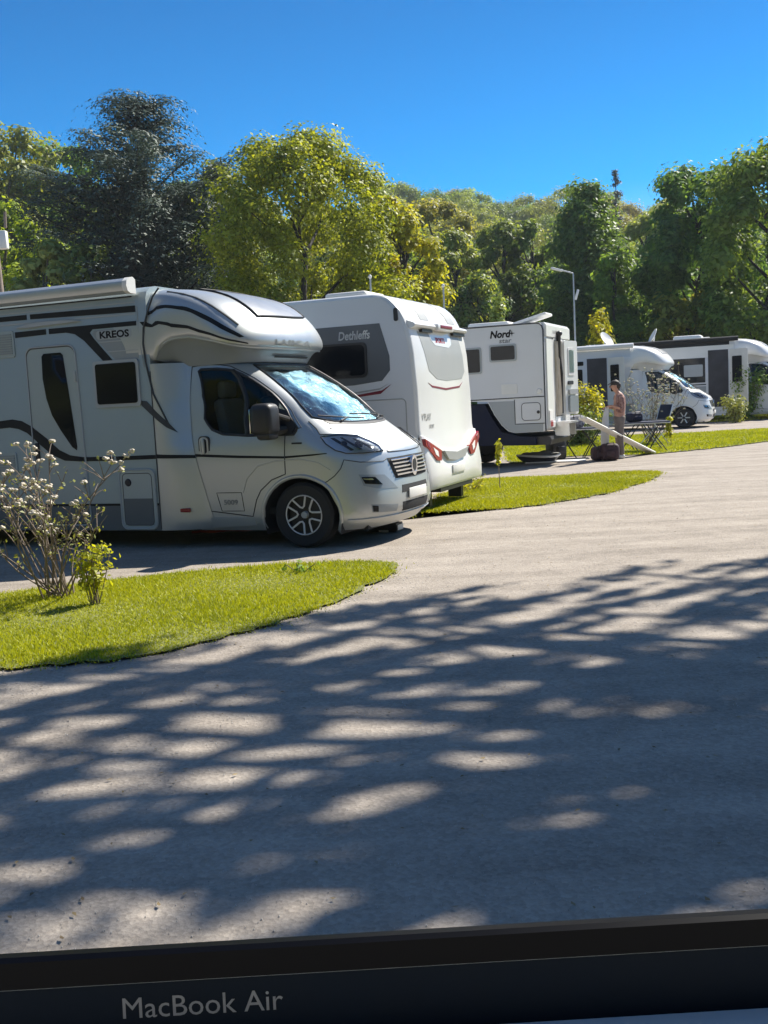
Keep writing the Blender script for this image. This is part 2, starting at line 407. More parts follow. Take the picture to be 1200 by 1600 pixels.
M['road'] = ground_mat('worn_gravel_asphalt', (.15, .128, .106), (.45, .395, .335))
M['gravel'] = ground_mat('pale_gravel', (.20, .19, .18), (.47, .44, .41), 70)
M['soil'] = ground_mat('grass_soil', (.10, .11, .04), (.22, .23, .08), 40)
M['lawn'] = ground_mat('distant_lawn', (.05, .09, .015), (.12, .20, .03), 30)
M['hillm'] = ground_mat('forest_floor', (.02, .03, .012), (.05, .07, .02), 5)
M['pebble'] = mat('pebble', (.40, .36, .32), .9, 0, .4, 9, c2=(.5, .48, .45))
M['grass'] = leaf_mat('grass_blades', (.18, .23, .008), (.44, .45, .020), .38, (1.3, 1.2, .5), .5, .8)
M['lf_maple'] = leaf_mat('maple_leaves', (.07, .14, .015), (.46, .55, .055), .50)
M['lf_bright'] = leaf_mat('yellow_green_leaves', (.18, .22, .015), (.56, .54, .04), .5)
M['lf_green'] = leaf_mat('mid_green_leaves', (.07, .13, .03), (.29, .41, .085), .50)
M['lf_dark'] = leaf_mat('dark_green_leaves', (.045, .09, .032), (.20, .30, .08), .50)
M['lf_olive'] = leaf_mat('olive_leaves', (.11, .14, .035), (.36, .43, .10), .50)
M['lf_gold'] = leaf_mat('golden_spring_leaves', (.15, .16, .035), (.44, .42, .10), .50)
M['lf_cedar'] = leaf_mat('blue_green_needles', (.022, .045, .033), (.11, .145, .105), .12, (1.1, 1.2, .9), .6)
M['lf_pale'] = leaf_mat('pale_green_leaves', (.16, .22, .05), (.42, .46, .14), .35)
def lerp_tab(tab, z):
    if z <= tab[0][0]: return tab[0][1]
    for (a, va), (b, vb) in zip(tab, tab[1:]):
        if z <= b:
            t = (z-a)/(b-a)
            return va + (vb-va)*t
    return tab[-1][1]
def smooth_tab(tab, n=4):
    # resample with catmull-rom so that slices bend softly
    out = []
    for i in range(len(tab)-1):
        p0 = tab[max(i-1, 0)]; p1 = tab[i]; p2 = tab[i+1]; p3 = tab[min(i+2, len(tab)-1)]
        m1 = (p2[1]-p0[1])/max(p2[0]-p0[0], 1e-6); m2 = (p3[1]-p1[1])/max(p3[0]-p1[0], 1e-6)
        h = p2[0]-p1[0]
        for k in range(n):
            t = k/n
            v = (2*t**3-3*t*t+1)*p1[1]+(t**3-2*t*t+t)*h*m1+(-2*t**3+3*t*t)*p2[1]+(t**3-t*t)*h*m2
            out.append((p1[0]+h*t, v))
    out.append(tab[-1]); return out
YC = 1.02
T_HW = smooth_tab([(.18, .93), (.25, .99), (.4, 1.01), (.7, 1.02), (.95, 1.025), (1.1, 1.015), (1.25, .985), (1.5, .945), (1.9, .87), (2.1, .82)])
T_XF = smooth_tab([(.18, .72), (.26, .80), (.33, .87), (.45, .89), (.6, .88), (.8, .84), (.95, .80), (1.0, .77), (1.06, .69), (1.16, .54), (1.28, .36), (1.345, .26), (1.40, .19), (1.6, -.04), (1.8, -.33), (1.95, -.58), (2.1, -.84)])
T_A = smooth_tab([(.18, .5), (.5, .62), (.9, .66), (1.1, .62), (1.3, .52), (1.6, .44), (2.1, .42)])
T_N = smooth_tab([(.18, 2.6), (.9, 2.5), (1.1, 2.5), (1.35, 2.8), (2.1, 3.0)])
def sgnpow(v, p): return math.copysign(abs(v)**p, v)
def superell(u, xf, A, hw, n):
    """plan outline: u<0 near straight side, 0..pi the rounded front, >pi far side"""
    xc = xf-A
    if u < 0: return xc+u, -hw
    if u > math.pi: return xc-(u-math.pi), hw
    return xc+A*abs(math.sin(u))**(2/n), -hw*sgnpow(math.cos(u), 2/n)
def cab(u, z):
    x, y = superell(u, lerp_tab(T_XF, z), lerp_tab(T_A, z), lerp_tab(T_HW, z), lerp_tab(T_N, z))
    return (x, y+YC, z)
# overcab
T_OX = smooth_tab([(2.07, -.52), (2.10, -.47), (2.16, -.45), (2.25, -.47), (2.4, -.56), (2.55, -.70), (2.68, -.90), (2.78, -1.16), (2.84, -1.4), (2.87, -1.6)])
T_OH = smooth_tab([(2.07, 1.08), (2.12, 1.12), (2.5, 1.12), (2.68, 1.07), (2.8, .99), (2.87, .85)])
T_ZB = [(-2.0, 2.07), (-1.66, 2.07), (-1.6, 2.2), (-1.45, 2.27), (-1.2, 2.28), (-.95, 2.22), (-.75, 2.16), (-.6, 2.13), (-.4, 2.12), (0, 2.12)]
OV = [0.0]
def over(u, z):
    x, y = superell(u, lerp_tab(T_OX, z)+OV[0], .62, lerp_tab(T_OH, z), 2.7)
    zb = lerp_tab(T_ZB, x-OV[0])
    return (x, y+YC, zb+(z-2.07)*(2.87-zb)/.8)
# ------------------------------------------------------------------ motorhome pieces
PI = math.pi
def mir(poly): return [(PI-u, z) for u, z in poly]
WS = [(.80, 1.965), (.70, 1.74), (.62, 1.49), (.62, 1.37), (.95, 1.31), (1.25, 1.295), (PI-1.25, 1.295), (PI-.95, 1.31), (PI-.62, 1.37), (PI-.62, 1.49), (PI-.70, 1.74), (PI-.80, 1.965)]
SW = [(-.31, 1.925), (-.25, 1.945), (-.05, 1.94), (.12, 1.91), (.23, 1.8), (.27, 1.65), (.24, 1.46), (.12, 1.27), (.01, 1.205), (-.53, 1.21), (-.82, 1.235), (-.90, 1.29), (-.87, 1.41), (-.66, 1.65)]
def at_x(x, z):      # u on the near side for a given x
    return x-(lerp_tab(T_XF, z)-lerp_tab(T_A, z))
def cabx(x, z):      # near side of the cab addressed by x and z
    u = at_x(x, z)
    if u <= 0: return cab(u, z)
    A = lerp_tab(T_A, z); n = lerp_tab(T_N, z)
    return cab(math.asin(min(1, max(0, u/A))**(n/2)), z)
WX, WZ, WR = 0.0, .35, .35
ARCH = [(WX-.03+.47*math.cos(R(a)), .30+.46*math.sin(R(a))) for a in range(-20, 201, 20)]
def wheel(root, x, y, side, rimdark=True, parts=True, r=.35):
    w = MB(); prof = [(r*.62, -.10), (r*.9, -.115), (r*.985, -.09), (r, -.05), (r, .05), (r*.985, .09), (r*.9, .115), (r*.62, .10)]
    w.lathe(prof+[prof[0]], 40, (x, y, r), 'Y')
    ty = obj('tyre', w, M['rubber'], root)
    s = side
    rm = MB(); rm.lathe([(r*.64, s*.10), (r*.60, s*.10), (r*.56, s*.05), (r*.2, s*.045), (.0, s*.055)], 36, (x, y, r), 'Y')
    rim = obj('rim', rm, M['black'], ty)
    if parts:
        sp = MB()
        sp.lathe([(r*.615, s*.104), (r*.60, s*.112), (r*.575, s*.104)], 40, (x, y, r), 'Y')
        for k in range(5):
            a0 = R(90+72*k+14)
            loop = []
            for rr, da in ((r*.57, -.40), (r*.27, -.26), (r*.22, 0), (r*.27, .26), (r*.57, .40)):
                loop.append((x+rr*math.cos(a0+da), y+s*(.112 if rr > r*.4 else .09), r+rr*math.sin(a0+da)))
            sp.tube(loop, .0105, 6)
        obj('spoke_edges', sp, M['machined'], ty)
        nut = MB(); nut.lathe([(.0, s*.10), (.035, s*.098), (.04, s*.06)], 20, (x, y, r), 'Y'); obj('hub_cap', nut, M['trim'], ty)
    else:
        sp = MB()
        for k in range(6):
            a0 = R(60*k); sp.tube([(x+.05*math.cos(a0), y+s*.07, r+.05*math.sin(a0)), (x+r*.58*math.cos(a0), y+s*.1, r+r*.58*math.sin(a0))], .022, 6)
        obj('spokes', sp, M['alu'], ty)
    return ty

def build_cab(root, paint, detail=True, stripe=True):
    arch_u = [(at_x(x, z), z) for x, z in ARCH]
    # the outline of the arch in surface coordinates is close to convex: take its hull
    holes = [WS, SW, mir(SW), arch_u, mir(arch_u)]
    body = surf_patch(cab, [(-1.55, .18), (PI+1.55, .18), (PI+1.55, 2.08), (-1.55, 2.08)], 0, (.07, .055), .02, holes)
    b = obj('cab_body', body, paint, root, ang=50)
    roof = MB(); ring = [cab(-1.0+i*(PI+2)/40, 2.08) for i in range(41)]; roof.add(ring, [tuple(range(41))]); obj('cab_roof', roof, paint, root)
    # interior
    inn = MB(); inn.bx(-1.5, .15, .12, 1.92, .35, .42); inn.bx(-1.55, -1.5, .1, 1.94, .35, 2.0)
    inn.rbox((.05, 1.02, 1.1), (.5, 1.7, .35), .08); inn.bx(-.1, .35, .25, 1.8, .42, 1.0)
    obj('interior_shell', inn, M['dark'], root)
    for y in (.55, 1.5):
        st = MB(); st.rbox((-.85, y, .85), (.5, .5, .18), .06); st.rbox((-1.1, y, 1.25), (.16, .5, .75), .07, rot=Matrix.Rotation(R(-10), 3, 'Y')); st.rbox((-1.17, y, 1.72), (.12, .28, .2), .05)
        obj('seat', st, M['seat'], root)
    sw = MB(); c = Vector((-.42, 1.5, 1.2)); ax = Vector((.8, 0, .6)); e1 = Vector((0, 1, 0)); e2 = Vector((-.6, 0, .8))
    sw.tube([c+(e1*math.cos(R(a))+e2*math.sin(R(a)))*.19 for a in range(0, 360, 20)], .014, 6, closed=True)
    sw.tube([c-e1*.18, c+e1*.18], .015, 6); obj('steering_wheel', sw, M['black'], root)
    # arch liner
    for sy, y0 in ((1, 0.02), (-1, 2.02)):
        li = MB(); n = 14; pr = []
        for k in range(n+1):
            a = R(-20+220*k/n); pr.append((WX-.03+.46*math.cos(a), .30+.45*math.sin(a)))
        li.add([(x, y0+sy*.005, z) for x, z in pr]+[(x, y0+sy*.45, z) for x, z in pr], [(k, k+1, n+2+k, n+1+k) for k in range(n)]+[tuple(range(n+1, 2*n+2))])
        obj('wheel_arch_liner', li, M['dark'], root)
        lip = MB(); fn = cab
        pts = [(at_x(x, z), z) for x, z in [(WX-.03+.475*math.cos(R(a)), .30+.465*math.sin(R(a))) for a in range(-16, 197, 8)]]
        if sy < 0: pts = mir(pts)
        obj('wheel_arch_lip', surf_line(cab, pts, .022, .0, n=8), paint, root)
    # glazing
    obj('windscreen', surf_patch(cab, WS, -.006, (.1, .08), .004), M['glassws'], root)
    fr = surf_line(cab, WS, .013, .0, True); obj('windscreen_seal', fr, M['black'], root)
    def wob(u, z): return .022*math.sin(u*13+z*9)*math.sin(z*17-u*4)+.008*math.sin(u*41)*math.sin(z*37)
    inner = [(1.5708+(u-1.5708)*.955, 1.62+(z-1.62)*.92) for u, z in WS]
    obj('foil_sun_screen', surf_patch(cab, inner, -.055, (.03, .03), .006, wob=wob), M['foil'], root)
    for poly in (SW, mir(SW)):
        obj('side_window', surf_patch(cab, poly, -.008, (.1, .08), .004), M['glass'], root)
        obj('side_window_seal', surf_line(cab, poly, .016, .0, True), M['black'], root)
        dv = poly; a = (.11, 1.91) if poly is SW else (PI-.11, 1.91); q = (-.53, 1.22) if poly is SW else (PI+.53, 1.22)
        obj('window_divider', surf_line(cab, [a, q], .028, -.004), M['black'], root)
    # bonnet, lights, grille
    obj('bonnet_seam', surf_line(cab, [(.46, 1.33), (.44, 1.25), (.40, 1.19), (.72, 1.185), (1.02, 1.15), (1.13, 1.06), (1.2, .965), (1.5708, .955), (PI-1.2, .965), (PI-1.13, 1.06), (PI-1.02, 1.15), (PI-.72, 1.185), (PI-.40, 1.19), (PI-.44, 1.25), (PI-.46, 1.33)], .006, .001), M['seam'], root)
    HL = [(.37, 1.165), (.7, 1.17), (1.0, 1.14), (1.09, 1.09), (1.12, 1.03), (1.11, .98), (.75, .975), (.48, .985), (.36, 1.02), (.33, 1.09)]
    for fl in (0, 1):
        f_ = (lambda p: mir(p)) if fl else (lambda p: p)
        h = obj('headlight', surf_patch(cab, f_(HL), .003, (.06, .05), .02), M['alu'], root)
        base = [(.42, 1.15), (.7, 1.155), (.95, 1.12), (1.05, 1.05), (1.06, 1.0), (.78, .995), (.52, 1.0), (.41, 1.04)]
        obj('reflector', surf_patch(cab, f_(base), .006, (.06, .05), .004), M['alu'], h)
        for bx_ in ([(.50, 1.14), (.56, 1.14), (.64, 1.01), (.58, 1.005)], [(.66, 1.14), (.70, 1.14), (.78, 1.01), (.73, 1.01)], [(.84, 1.12), (.88, 1.115), (.97, 1.03), (.93, 1.01)]):
            obj('housing_bar', surf_patch(cab, f_(bx_), .012, (.06, .05), .006), M['dark'], h)
        for (u, z, r) in ((.61, 1.08, .035), (.82, 1.06, .045)):
            u = PI-u if fl else u
            p = Vector(cab(u, z)); n = normal_at(cab, u, z); l = MB()
            q = n.to_track_quat('Z', 'Y').to_matrix(); l.ell(p+n*.008, (r, r, r*.5), rot=q); obj('bulb_lens', l, M['dglass'], h)
        obj('headlight_cover', surf_patch(cab, f_(HL), .03, (.06, .05), .026), M['lens'], h)
        obj('headlight_seal', surf_line(cab, f_(HL), .006, .004, True), M['seam'], h)
        # fog lamp recess
        FG = [(.57, .76), (1.0, .735), (1.2, .58), (.82, .6), (.60, .64)]
        g = obj('fog_light_surround', surf_patch(cab, f_(FG), .004, (.08, .05), .012), M['hab_dark'], root)
        obj('fog_light', surf_patch(cab, f_([(.60, .73), (.82, .72), (.92, .635), (.63, .66)]), .012, (.08, .05), .012), M['dglass'], g)
        obj('fog_light_bar', surf_patch(cab, f_([(.61, .715), (.76, .705), (.78, .69), (.62, .70)]), .022, (.08, .05), .012), M['chrome'], g)
        obj('bumper_recess', surf_patch(cab, f_([(.66, .445), (1.18, .41), (1.16, .335), (.68, .355)]), .003, (.08, .05), .012), M['hab_dark'], root)
        obj('bumper_recess_lamp', surf_patch(cab, f_([(.68, .43), (.78, .42), (.78, .36), (.69, .365)]), .01, (.08, .05), .012), M['dglass'], root)
        obj('bumper_seam', surf_line(cab, f_([(.02, .68), (.2, .76), (.32, .83), (.41, .92), (.66, .885), (1.05, .875), (1.14, .90)]), .005, .001), M['seam'], root)
    GR = [(1.13, .90), (1.5708, .905), (PI-1.13, .90), (PI-1.2, .68), (1.5708, .665), (1.2, .68)]
    gr = obj('grille', surf_patch(cab, GR, .004, (.08, .05), .015), M['dark'], root)
    for z in (.87, .83, .79, .75, .71):
        k = (z-.68)/.22; u0 = 1.23-.07*k
        obj('grille_bar', surf_line(cab, [(u0, z), (1.5708, z+.004), (PI-u0, z)], .0105, .016, n=6), M['chrome'], gr)
    bd = MB(); p = Vector(cab(1.5708, .795)); bd.prism([(p.y+.085*math.cos(R(a)), .795+(.105 if math.sin(R(a)) > 0 else .12)*math.sin(R(a))) for a in range(0, 360, 18)], lambda a, b, d: (p.x+d, a, b), .01, .035)
    obj('badge', bd, M['chrome'], gr)
    b2 = MB(); b2.prism([(p.y+.055*math.cos(R(a)), .795+.07*math.sin(R(a))) for a in range(0, 360, 18)], lambda a, b, d: (p.x+d, a, b), .034, .038); obj('badge_centre', b2, M['black'], gr)
    obj('lower_intake', surf_patch(cab, [(1.3, .60), (PI-1.3, .60), (PI-1.28, .52), (1.28, .52)], .003, (.08, .05), .015), M['dark'], root)
    obj('lower_intake', surf_patch(cab, [(1.28, .42), (PI-1.28, .42), (PI-1.3, .32), (1.3, .32)], .003, (.08, .05), .015), M['dark'], root)
    pl = MB(); q = Vector(cab(1.5708, .5)); pl.rbox((q.x+.012, 1.02, .50), (.012, .52, .11), .006); obj('number_plate', pl, M['cream'], root)
    sp = surf_patch(cab, [(.25, .30), (PI-.25, .30), (PI-.3, .265), (.3, .265)], .012, (.1, .05), .02); obj('bumper_lip', sp, paint, root)
    # cowl and wipers
    cw = surf_patch(cab, [(.75, 1.325), (1.5708, 1.30), (PI-.75, 1.325), (PI-.8, 1.29), (1.5708, 1.262), (.8, 1.29)], .004, (.08, .03), .01); obj('wiper_cowl', cw, M['black'], root)
    for u0, u1 in ((1.05, 1.55), (1.75, 2.25)):
        wp = MB(); surf_line(cab, [(u0, 1.30), ((u0+u1)/2, 1.335)], .011, .02, mb=wp); surf_line(cab, [(u0-.32, 1.37), (u1, 1.315)], .008, .02, mb=wp); obj('wiper', wp, M['black'], root)
    # door
    dr = [(-1.0, 1.0)]
    door = [(-1.36, 1.98), (-1.38, 1.61), (-1.34, 1.22), (-1.26, .86), (-1.14, .40), (-.62, .34), (-.56, .52), (-.50, .62), (-.36, .73), (-.19, .79), (-.18, 1.19), (-.15, 1.25)]
    obj('cab_door_seam', surf_line(cabx, door, .006, .001), M['seam'], root)
    top = [(at_x(-1.36, 1.98), 1.98), (-.1, 2.0), (.2, 1.96), (.34, 1.82), (.35, 1.62), (.33, 1.45), (.2, 1.27), (at_x(-.15, 1.25), 1.25)]
    obj('cab_door_upper_seam', surf_line(cab, top, .006, .001), M['seam'], root)
    hd = MB(); c = Vector(cabx(-1.17, 1.11)); hd.prism(rrect(-1.24, -1.10, 1.0, 1.22, .045), lambda a, b, d: (a, c.y-d, b), -.01, .006); h = obj('door_handle', hd, M['black'], root)
    h1 = MB(); h1.prism(rrect(-1.225, -1.115, 1.012, 1.208, .04), lambda a, b, d: (a, c.y-d, b), -.01, .012); obj('handle_surround', h1, paint, h)
    h2 = MB(); h2.prism(rrect(-1.205, -1.135, 1.03, 1.19, .03), lambda a, b, d: (a, c.y-d, b), -.01, .016); obj('handle_cup', h2, M['dark'], h)
    h3 = MB(); h3.rbox((-1.17, c.y-.028, 1.11), (.035, .03, .17), .012); obj('handle_grip', h3, paint, h)
    if detail:
        fl_ = [(-1.05, .60), (-.74, .60), (-.72, .40), (-1.0, .40)]
        obj('sill_panel_seam', surf_line(cabx, fl_, .004, .001, True), M['seam'], root)
    for fl in (0, 1):
        qp = [(-.34, 1.225), (.0, 1.215), (.11, 1.28), (.22, 1.45), (.06, 1.50), (-.20, 1.46)]
        obj('mirror_base_panel', surf_patch(cab, mir(qp) if fl else qp, .012, (.08, .06), .02), M['black'], root)
    mr = MB(); mr.rbox((-.30, -.17, 1.37), (.25, .26, .34), .07, 3); mr.rbox((-.28, -.17, 1.21), (.17, .22, .10), .04); mr.tube([(-.25, -.08, 1.25), (-.18, .04, 1.26)], .05, 8); mr.tube([(-.25, -.08, 1.42), (-.14, .06, 1.36)], .03, 8)
    m_ = obj('mirror', mr, M['black'], root)
    mg = MB(); mg.rbox((-.429, -.17, 1.36), (.01, .19, .25), .004); obj('mirror_glass', mg, M['chrome'], m_)
    mr2 = MB(); mr2.rbox((-.30, 2.21, 1.36), (.20, .24, .32), .07, 3); mr2.tube([(-.25, 2.12, 1.25), (-.18, 2.0, 1.26)], .05, 8); obj('mirror', mr2, M['black'], root)
    wheel(root, WX-.02, .14, -1, parts=detail); wheel(root, WX-.02, 1.90, 1, parts=False)
    # belly
    be = MB(); be.bx(-6.0, .55, .3, 1.75, .2, .34); be.bx(.45, .62, .25, 1.8, .17, .26); obj('underbody', be, M['dark'], root)
    return b

def build_over(root, paint, under):
    N = 60; us = [-.95+i*(PI+1.9)/N for i in range(N+1)]
    ov = surf_patch(over, [(-.95, 2.07), (PI+.95, 2.07), (PI+.95, 2.87), (-.95, 2.87)], 0, (.06, .04), .015)
    ring = [over(u, 2.87) for u in us]; ov.add(ring, [tuple(range(N+1))])
    obj('overcab', ov, paint, root, ang=40)
    un = MB(); K = 6; vs = []
    for u in us:
        a = Vector(over(u, 2.07)); b = Vector(cab(max(-.98, min(PI+.98, u)), 1.985)); n_ = normal_at(cab, u, 1.985); b = b+n_*.012
        for k in range(K+1):
            t = k/K; p = a.lerp(b, t); p.z = a.z+(b.z-a.z)*(t**1.6); vs.append(p)
    un.add(vs, [(i*(K+1)+k, i*(K+1)+k+1, (i+1)*(K+1)+k+1, (i+1)*(K+1)+k) for i in range(N) for k in range(K)])
    obj('overcab_underside', un, under, root)
    obj('overcab_lip', surf_line(over, [(u, 2.085) for u in us if -.5 < u < PI+.5], .014, .0), paint, root)

def side_flat(y0):
    return lambda x, z: (x, y0, z)

# ------------------------------------------------------------------ first motorhome (silver)
HEAD = 113.0; RZ = R(90-HEAD)
o1 = at(478, 857)
mh = thing('motorhome', 'big silver-grey motorhome with black wavy stripes and foil in its windscreen, nearest the camera', 'motorhome', o1, RZ)
build_cab(mh, M['silver'])
build_over(mh, M['silver'], M['hab_dark'])
Y0 = -.10; X1 = -1.72
bodyp = [(Y0, .20), (Y0, 2.74), (Y0+.03, 2.81), (Y0+.10, 2.86), (Y0+.2, 2.88), (2.14-.2, 2.88), (2.14-.1, 2.86), (2.14-.03, 2.81), (2.14, 2.74), (2.14, .20)]
hb = MB(); hb.prism(bodyp, lambda a, b, d: (d, a, b), -7.0, X1); obj('living_body', hb, M['hab'], mh, ang=25)
S1 = side_flat(Y0)
def sp1(name, poly, mt, off=.004, par=mh, depth=.003): return obj(name, surf_patch(S1, poly, off, (9, 9), depth), mt, par, False)
sp1('skirt_panel', [(-7.0, .2), (X1, .2), (X1, .495), (-7, .495)], M['skirt'], .006)
sp1('skirt_line', [(-7.0, .48), (X1, .48), (X1, .505), (-7, .505)], M['stripe'], .009)
# fairing between living body and cab
XR = [(.2, -1.08), (.39, -1.14), (.86, -1.26), (1.22, -1.34), (1.61, -1.38), (2.07, -1.37)]
def fair(t, z):
    xr = lerp_tab(XR, z)+.01; x = X1+(xr-X1)*t; yr = cabx(xr, min(z, 2.07))[1]
    s_ = t*t*(3-2*t); bulge = -.03*math.sin(PI*t)*math.exp(-((z-.9)/.7)**2)
    return (x, Y0+(yr-.004-Y0)*s_+bulge, z)
def fairing_grid(nu=16, nz=40):
    m = MB(); vs = []
    for j in range(nz+1):
        z = .2+(2.03-.2)*j/nz
        for i in range(nu+1):
            p = Vector(fair(i/nu, z)); p.y -= .003; vs.append(p)
    m.add(vs, [(j*(nu+1)+i, j*(nu+1)+i+1, (j+1)*(nu+1)+i+1, (j+1)*(nu+1)+i) for j in range(nz) for i in range(nu)])
    m.keep = True; return m
obj('side_fairing', fairing_grid(), M['silver'], mh, ang=80)
fl = MB(); fl.prism(bodyp, lambda a, b, d: (d, a, b), X1, X1+.02)
obj('fairing_stripe', surf_patch(fair, [(0, 1.0), (1, .985), (1, 1.02), (0, 1.045)], .007, (.12, .1), .004), M['stripe'], mh)
def sidefull(x, z):
    if x <= X1: return (x, Y0, z)
    if z < 2.06: return fair(min(1, (x-X1)/(lerp_tab(XR, z)+.01-X1)), z)
    return (x, Y0-.004, z)
obj('overcab_seam', surf_line(lambda x, z: (x, min(Y0, -.1)-.0, z) if z > 2.05 else sidefull(x, z), [(-1.53, 2.83), (-1.62, 2.74), (-1.70, 2.58), (-1.765, 2.42), (-1.785, 2.25), (-1.77, 2.05), (-1.70, 1.70), (-1.56, 1.36)], .011, .012), M['seam'], mh)
obj('panel_joint', surf_line(S1, [(-1.84, 2.66), (-1.84, 2.33), (-1.80, 2.0)], .005, .003), M['trim'], mh)
obj('panel_joint', surf_line(S1, [(-1.725, 1.95), (-1.725, .22)], .006, .006), M['seam'], mh)
obj('window_corner_trim', surf_patch(sidefull, [(-1.88, 1.64), (-1.86, 1.58), (-1.58, 1.33), (-1.47, 1.27), (-1.56, 1.38), (-1.80, 1.63)], .01, (.08, .08), .006), M['seam'], mh)
# stripes on the living body
top2 = 2.475
sp1('upper_stripe', [(-7, 2.645), (-3.36, 2.63), (-3.36, 2.685), (-7, 2.70)], M['stripe'])
sp1('upper_stripe', [(-3.31, 2.63), (-1.86, 2.60), (-1.86, 2.67), (-3.31, 2.685)], M['stripe'])
sp1('upper_band', [(-7, 2.60), (-1.86, 2.575), (-1.86, 2.59), (-7, 2.62)], M['trim'])
sp1('upper_band', [(-7, 2.73), (-1.86, 2.70), (-1.86, 2.712), (-7, 2.745)], M['trim'])
sp1('door_stripe', [(-3.55, 2.435), (-3.1, 2.445), (-3.1, 2.505), (-3.55, 2.50)], M['stripe'])
sp1('door_stripe', [(-3.06, 2.445), (-2.82, 2.445), (-2.70, 2.42), (-2.58, 2.34), (-2.34, 2.10), (-2.21, 2.10), (-2.44, 2.35), (-2.49, 2.42), (-2.45, 2.455), (-1.86, 2.455), (-1.86, 2.505), (-3.06, 2.505)], M['stripe'])
sp1('name_panel', [(-2.43, 2.44), (-2.46, 2.40), (-2.42, 2.35), (-2.17, 2.10), (-1.86, 2.10), (-1.86, 2.445)], M['hab_dark'], .003)
sp1('panel_rib', [(-2.37, 2.30), (-1.86, 2.30), (-1.86, 2.312), (-2.38, 2.312)], M['trim'], .008)
sp1('panel_rib', [(-2.26, 2.19), (-1.86, 2.19), (-1.86, 2.20), (-2.27, 2.20)], M['trim'], .008)
kb = MB(); kb.prism(rrect(-2.40, -1.93, 2.335, 2.43, .03), lambda a, b, d: (a, Y0-d, b), .003, .009); obj('emblem_plate', kb, M['trim'], mh)
text_mesh('emblem_lettering', 'KREOS', .105, lambda x, y, d: (-2.36+x, Y0-.009-abs(d), 2.347+y), M['stripe'], mh, .001, 0, .004, 1.25)
wav = [(-7, 1.30), (-4.6, 1.35), (-4.15, 1.43), (-3.92, 1.49), (-3.70, 1.505), (-3.56, 1.48), (-3.42, 1.41), (-3.22, 1.27), (-3.05, 1.13), (-2.9, 1.065), (-2.72, 1.04), (-2.30, 1.035)]
wlo = [(-2.30, .99), (-2.75, .99), (-2.98, 1.01), (-3.16, 1.08), (-3.34, 1.22), (-3.5, 1.34), (-3.62, 1.39), (-3.75, 1.41), (-3.95, 1.40), (-4.2, 1.34), (-4.6, 1.26), (-7, 1.2)]
sp1('wavy_stripe', wav+wlo, M['stripe'], .0045)
sp1('wavy_stripe', [(-2.27, 1.035), (-1.73, 1.04), (-1.73, .995), (-2.26, .99)], M['stripe'], .0045)
# living door
D_ = rrect(-3.42, -2.72, .26, 2.31, .1, 6); D_ = [(x+(.05*(2.31-z)/2.05 if x > -3.0 else .0), z) for x, z in D_]
dd = MB(); dd.prism(D_, lambda a, b, d: (a, Y0-d, b), -.01, .003); door1 = obj('living_door', dd, M['hab'], mh)
sp1('door_stripe_cover', [(-3.405, 1.35), (-3.22, 1.26), (-3.05, 1.125), (-2.9, 1.06), (-2.745, 1.04), (-2.745, .99), (-2.98, 1.005), (-3.16, 1.075), (-3.34, 1.215), (-3.405, 1.27)], M['stripe'], .0075, door1)
obj('door_seal', surf_line(S1, D_, .011, .004, True), M['trim'], door1)
obj('door_gap', surf_line(S1, [(x*.985+(-3.07)*.015, z*.985+1.3*.015) for x, z in D_], .005, .006, True), M['seam'], door1)
dw = [(-3.19, 2.20), (-3.16, 2.23), (-2.92, 2.23), (-2.89, 2.20), (-2.85, 1.8), (-2.79, 1.16), (-2.80, 1.12), (-2.86, 1.16), (-3.0, 1.35), (-3.11, 1.53), (-3.17, 1.72), (-3.20, 1.95)]
obj('door_window', surf_patch(S1, dw, .009, (.2, .2), .01), M['dglass'], door1)
for z in (1.95, .75): 
    hg = MB(); hg.rbox((-2.735, Y0-.012, z), (.03, .025, .12), .006); obj('door_hinge', hg, M['trim'], door1)
lk1 = MB(); lk1.rbox((-3.36, Y0-.012, 1.12), (.06, .03, .2), .02); obj('door_handle', lk1, M['black'], door1)
# windows, vents, hatches
w1 = [(-2.45, 2.08), (-1.90, 2.08), (-1.87, 1.62), (-2.42, 1.61)]
wf = MB(); wf.prism(rrect(-2.475, -1.865, 1.585, 2.10, .035), lambda a, b, d: (a, Y0-d, b), -.01, .022); wfr = obj('side_window_frame', wf, M['trim'], mh)
wg = MB(); wg.prism(rrect(-2.44, -1.90, 1.62, 2.065, .03), lambda a, b, d: (a, Y0-d, b), .0, .03); obj('side_window_pane', wg, M['dglass'], wfr)
def vent(x0, x1, z0, z1, mt=M['hab'], rows=9):
    v = MB(); v.prism(rrect(x0, x1, z0, z1, .03), lambda a, b, d: (a, Y0-d, b), -.01, .012); f = obj('vent', v, mt, mh)
    s_ = MB()
    for i in range(rows):
        z = z0+.03+(z1-z0-.06)*(i+.5)/rows; s_.box(((x0+x1)/2, Y0-.014, z), (x1-x0-.06, .012, (z1-z0)/rows*.5))
    obj('vent_slats', s_, M['hab_dark'], f)
vent(-4.05, -3.57, 2.22, 2.52); vent(-4.15, -3.68, .82, 1.12)
hh = MB(); hh.prism(rrect(-2.235, -1.765, .22, .88, .07), lambda a, b, d: (a, Y0-d, b), -.01, .014); ht = obj('service_hatch', hh, M['hab'], mh)
obj('hatch_frame', surf_line(S1, rrect(-2.235, -1.765, .22, .88, .07), .012, .012, True), M['trim'], ht)
obj('hatch_seam', surf_line(S1, rrect(-2.195, -1.805, .26, .84, .05), .004, .014, True), M['seam'], ht)
obj('hatch_lower_colour', surf_patch(S1, [(-2.19, .265), (-1.81, .265), (-1.81, .56), (-2.19, .56)], .0165, (9, 9), .002), M['skirt'], ht, False)
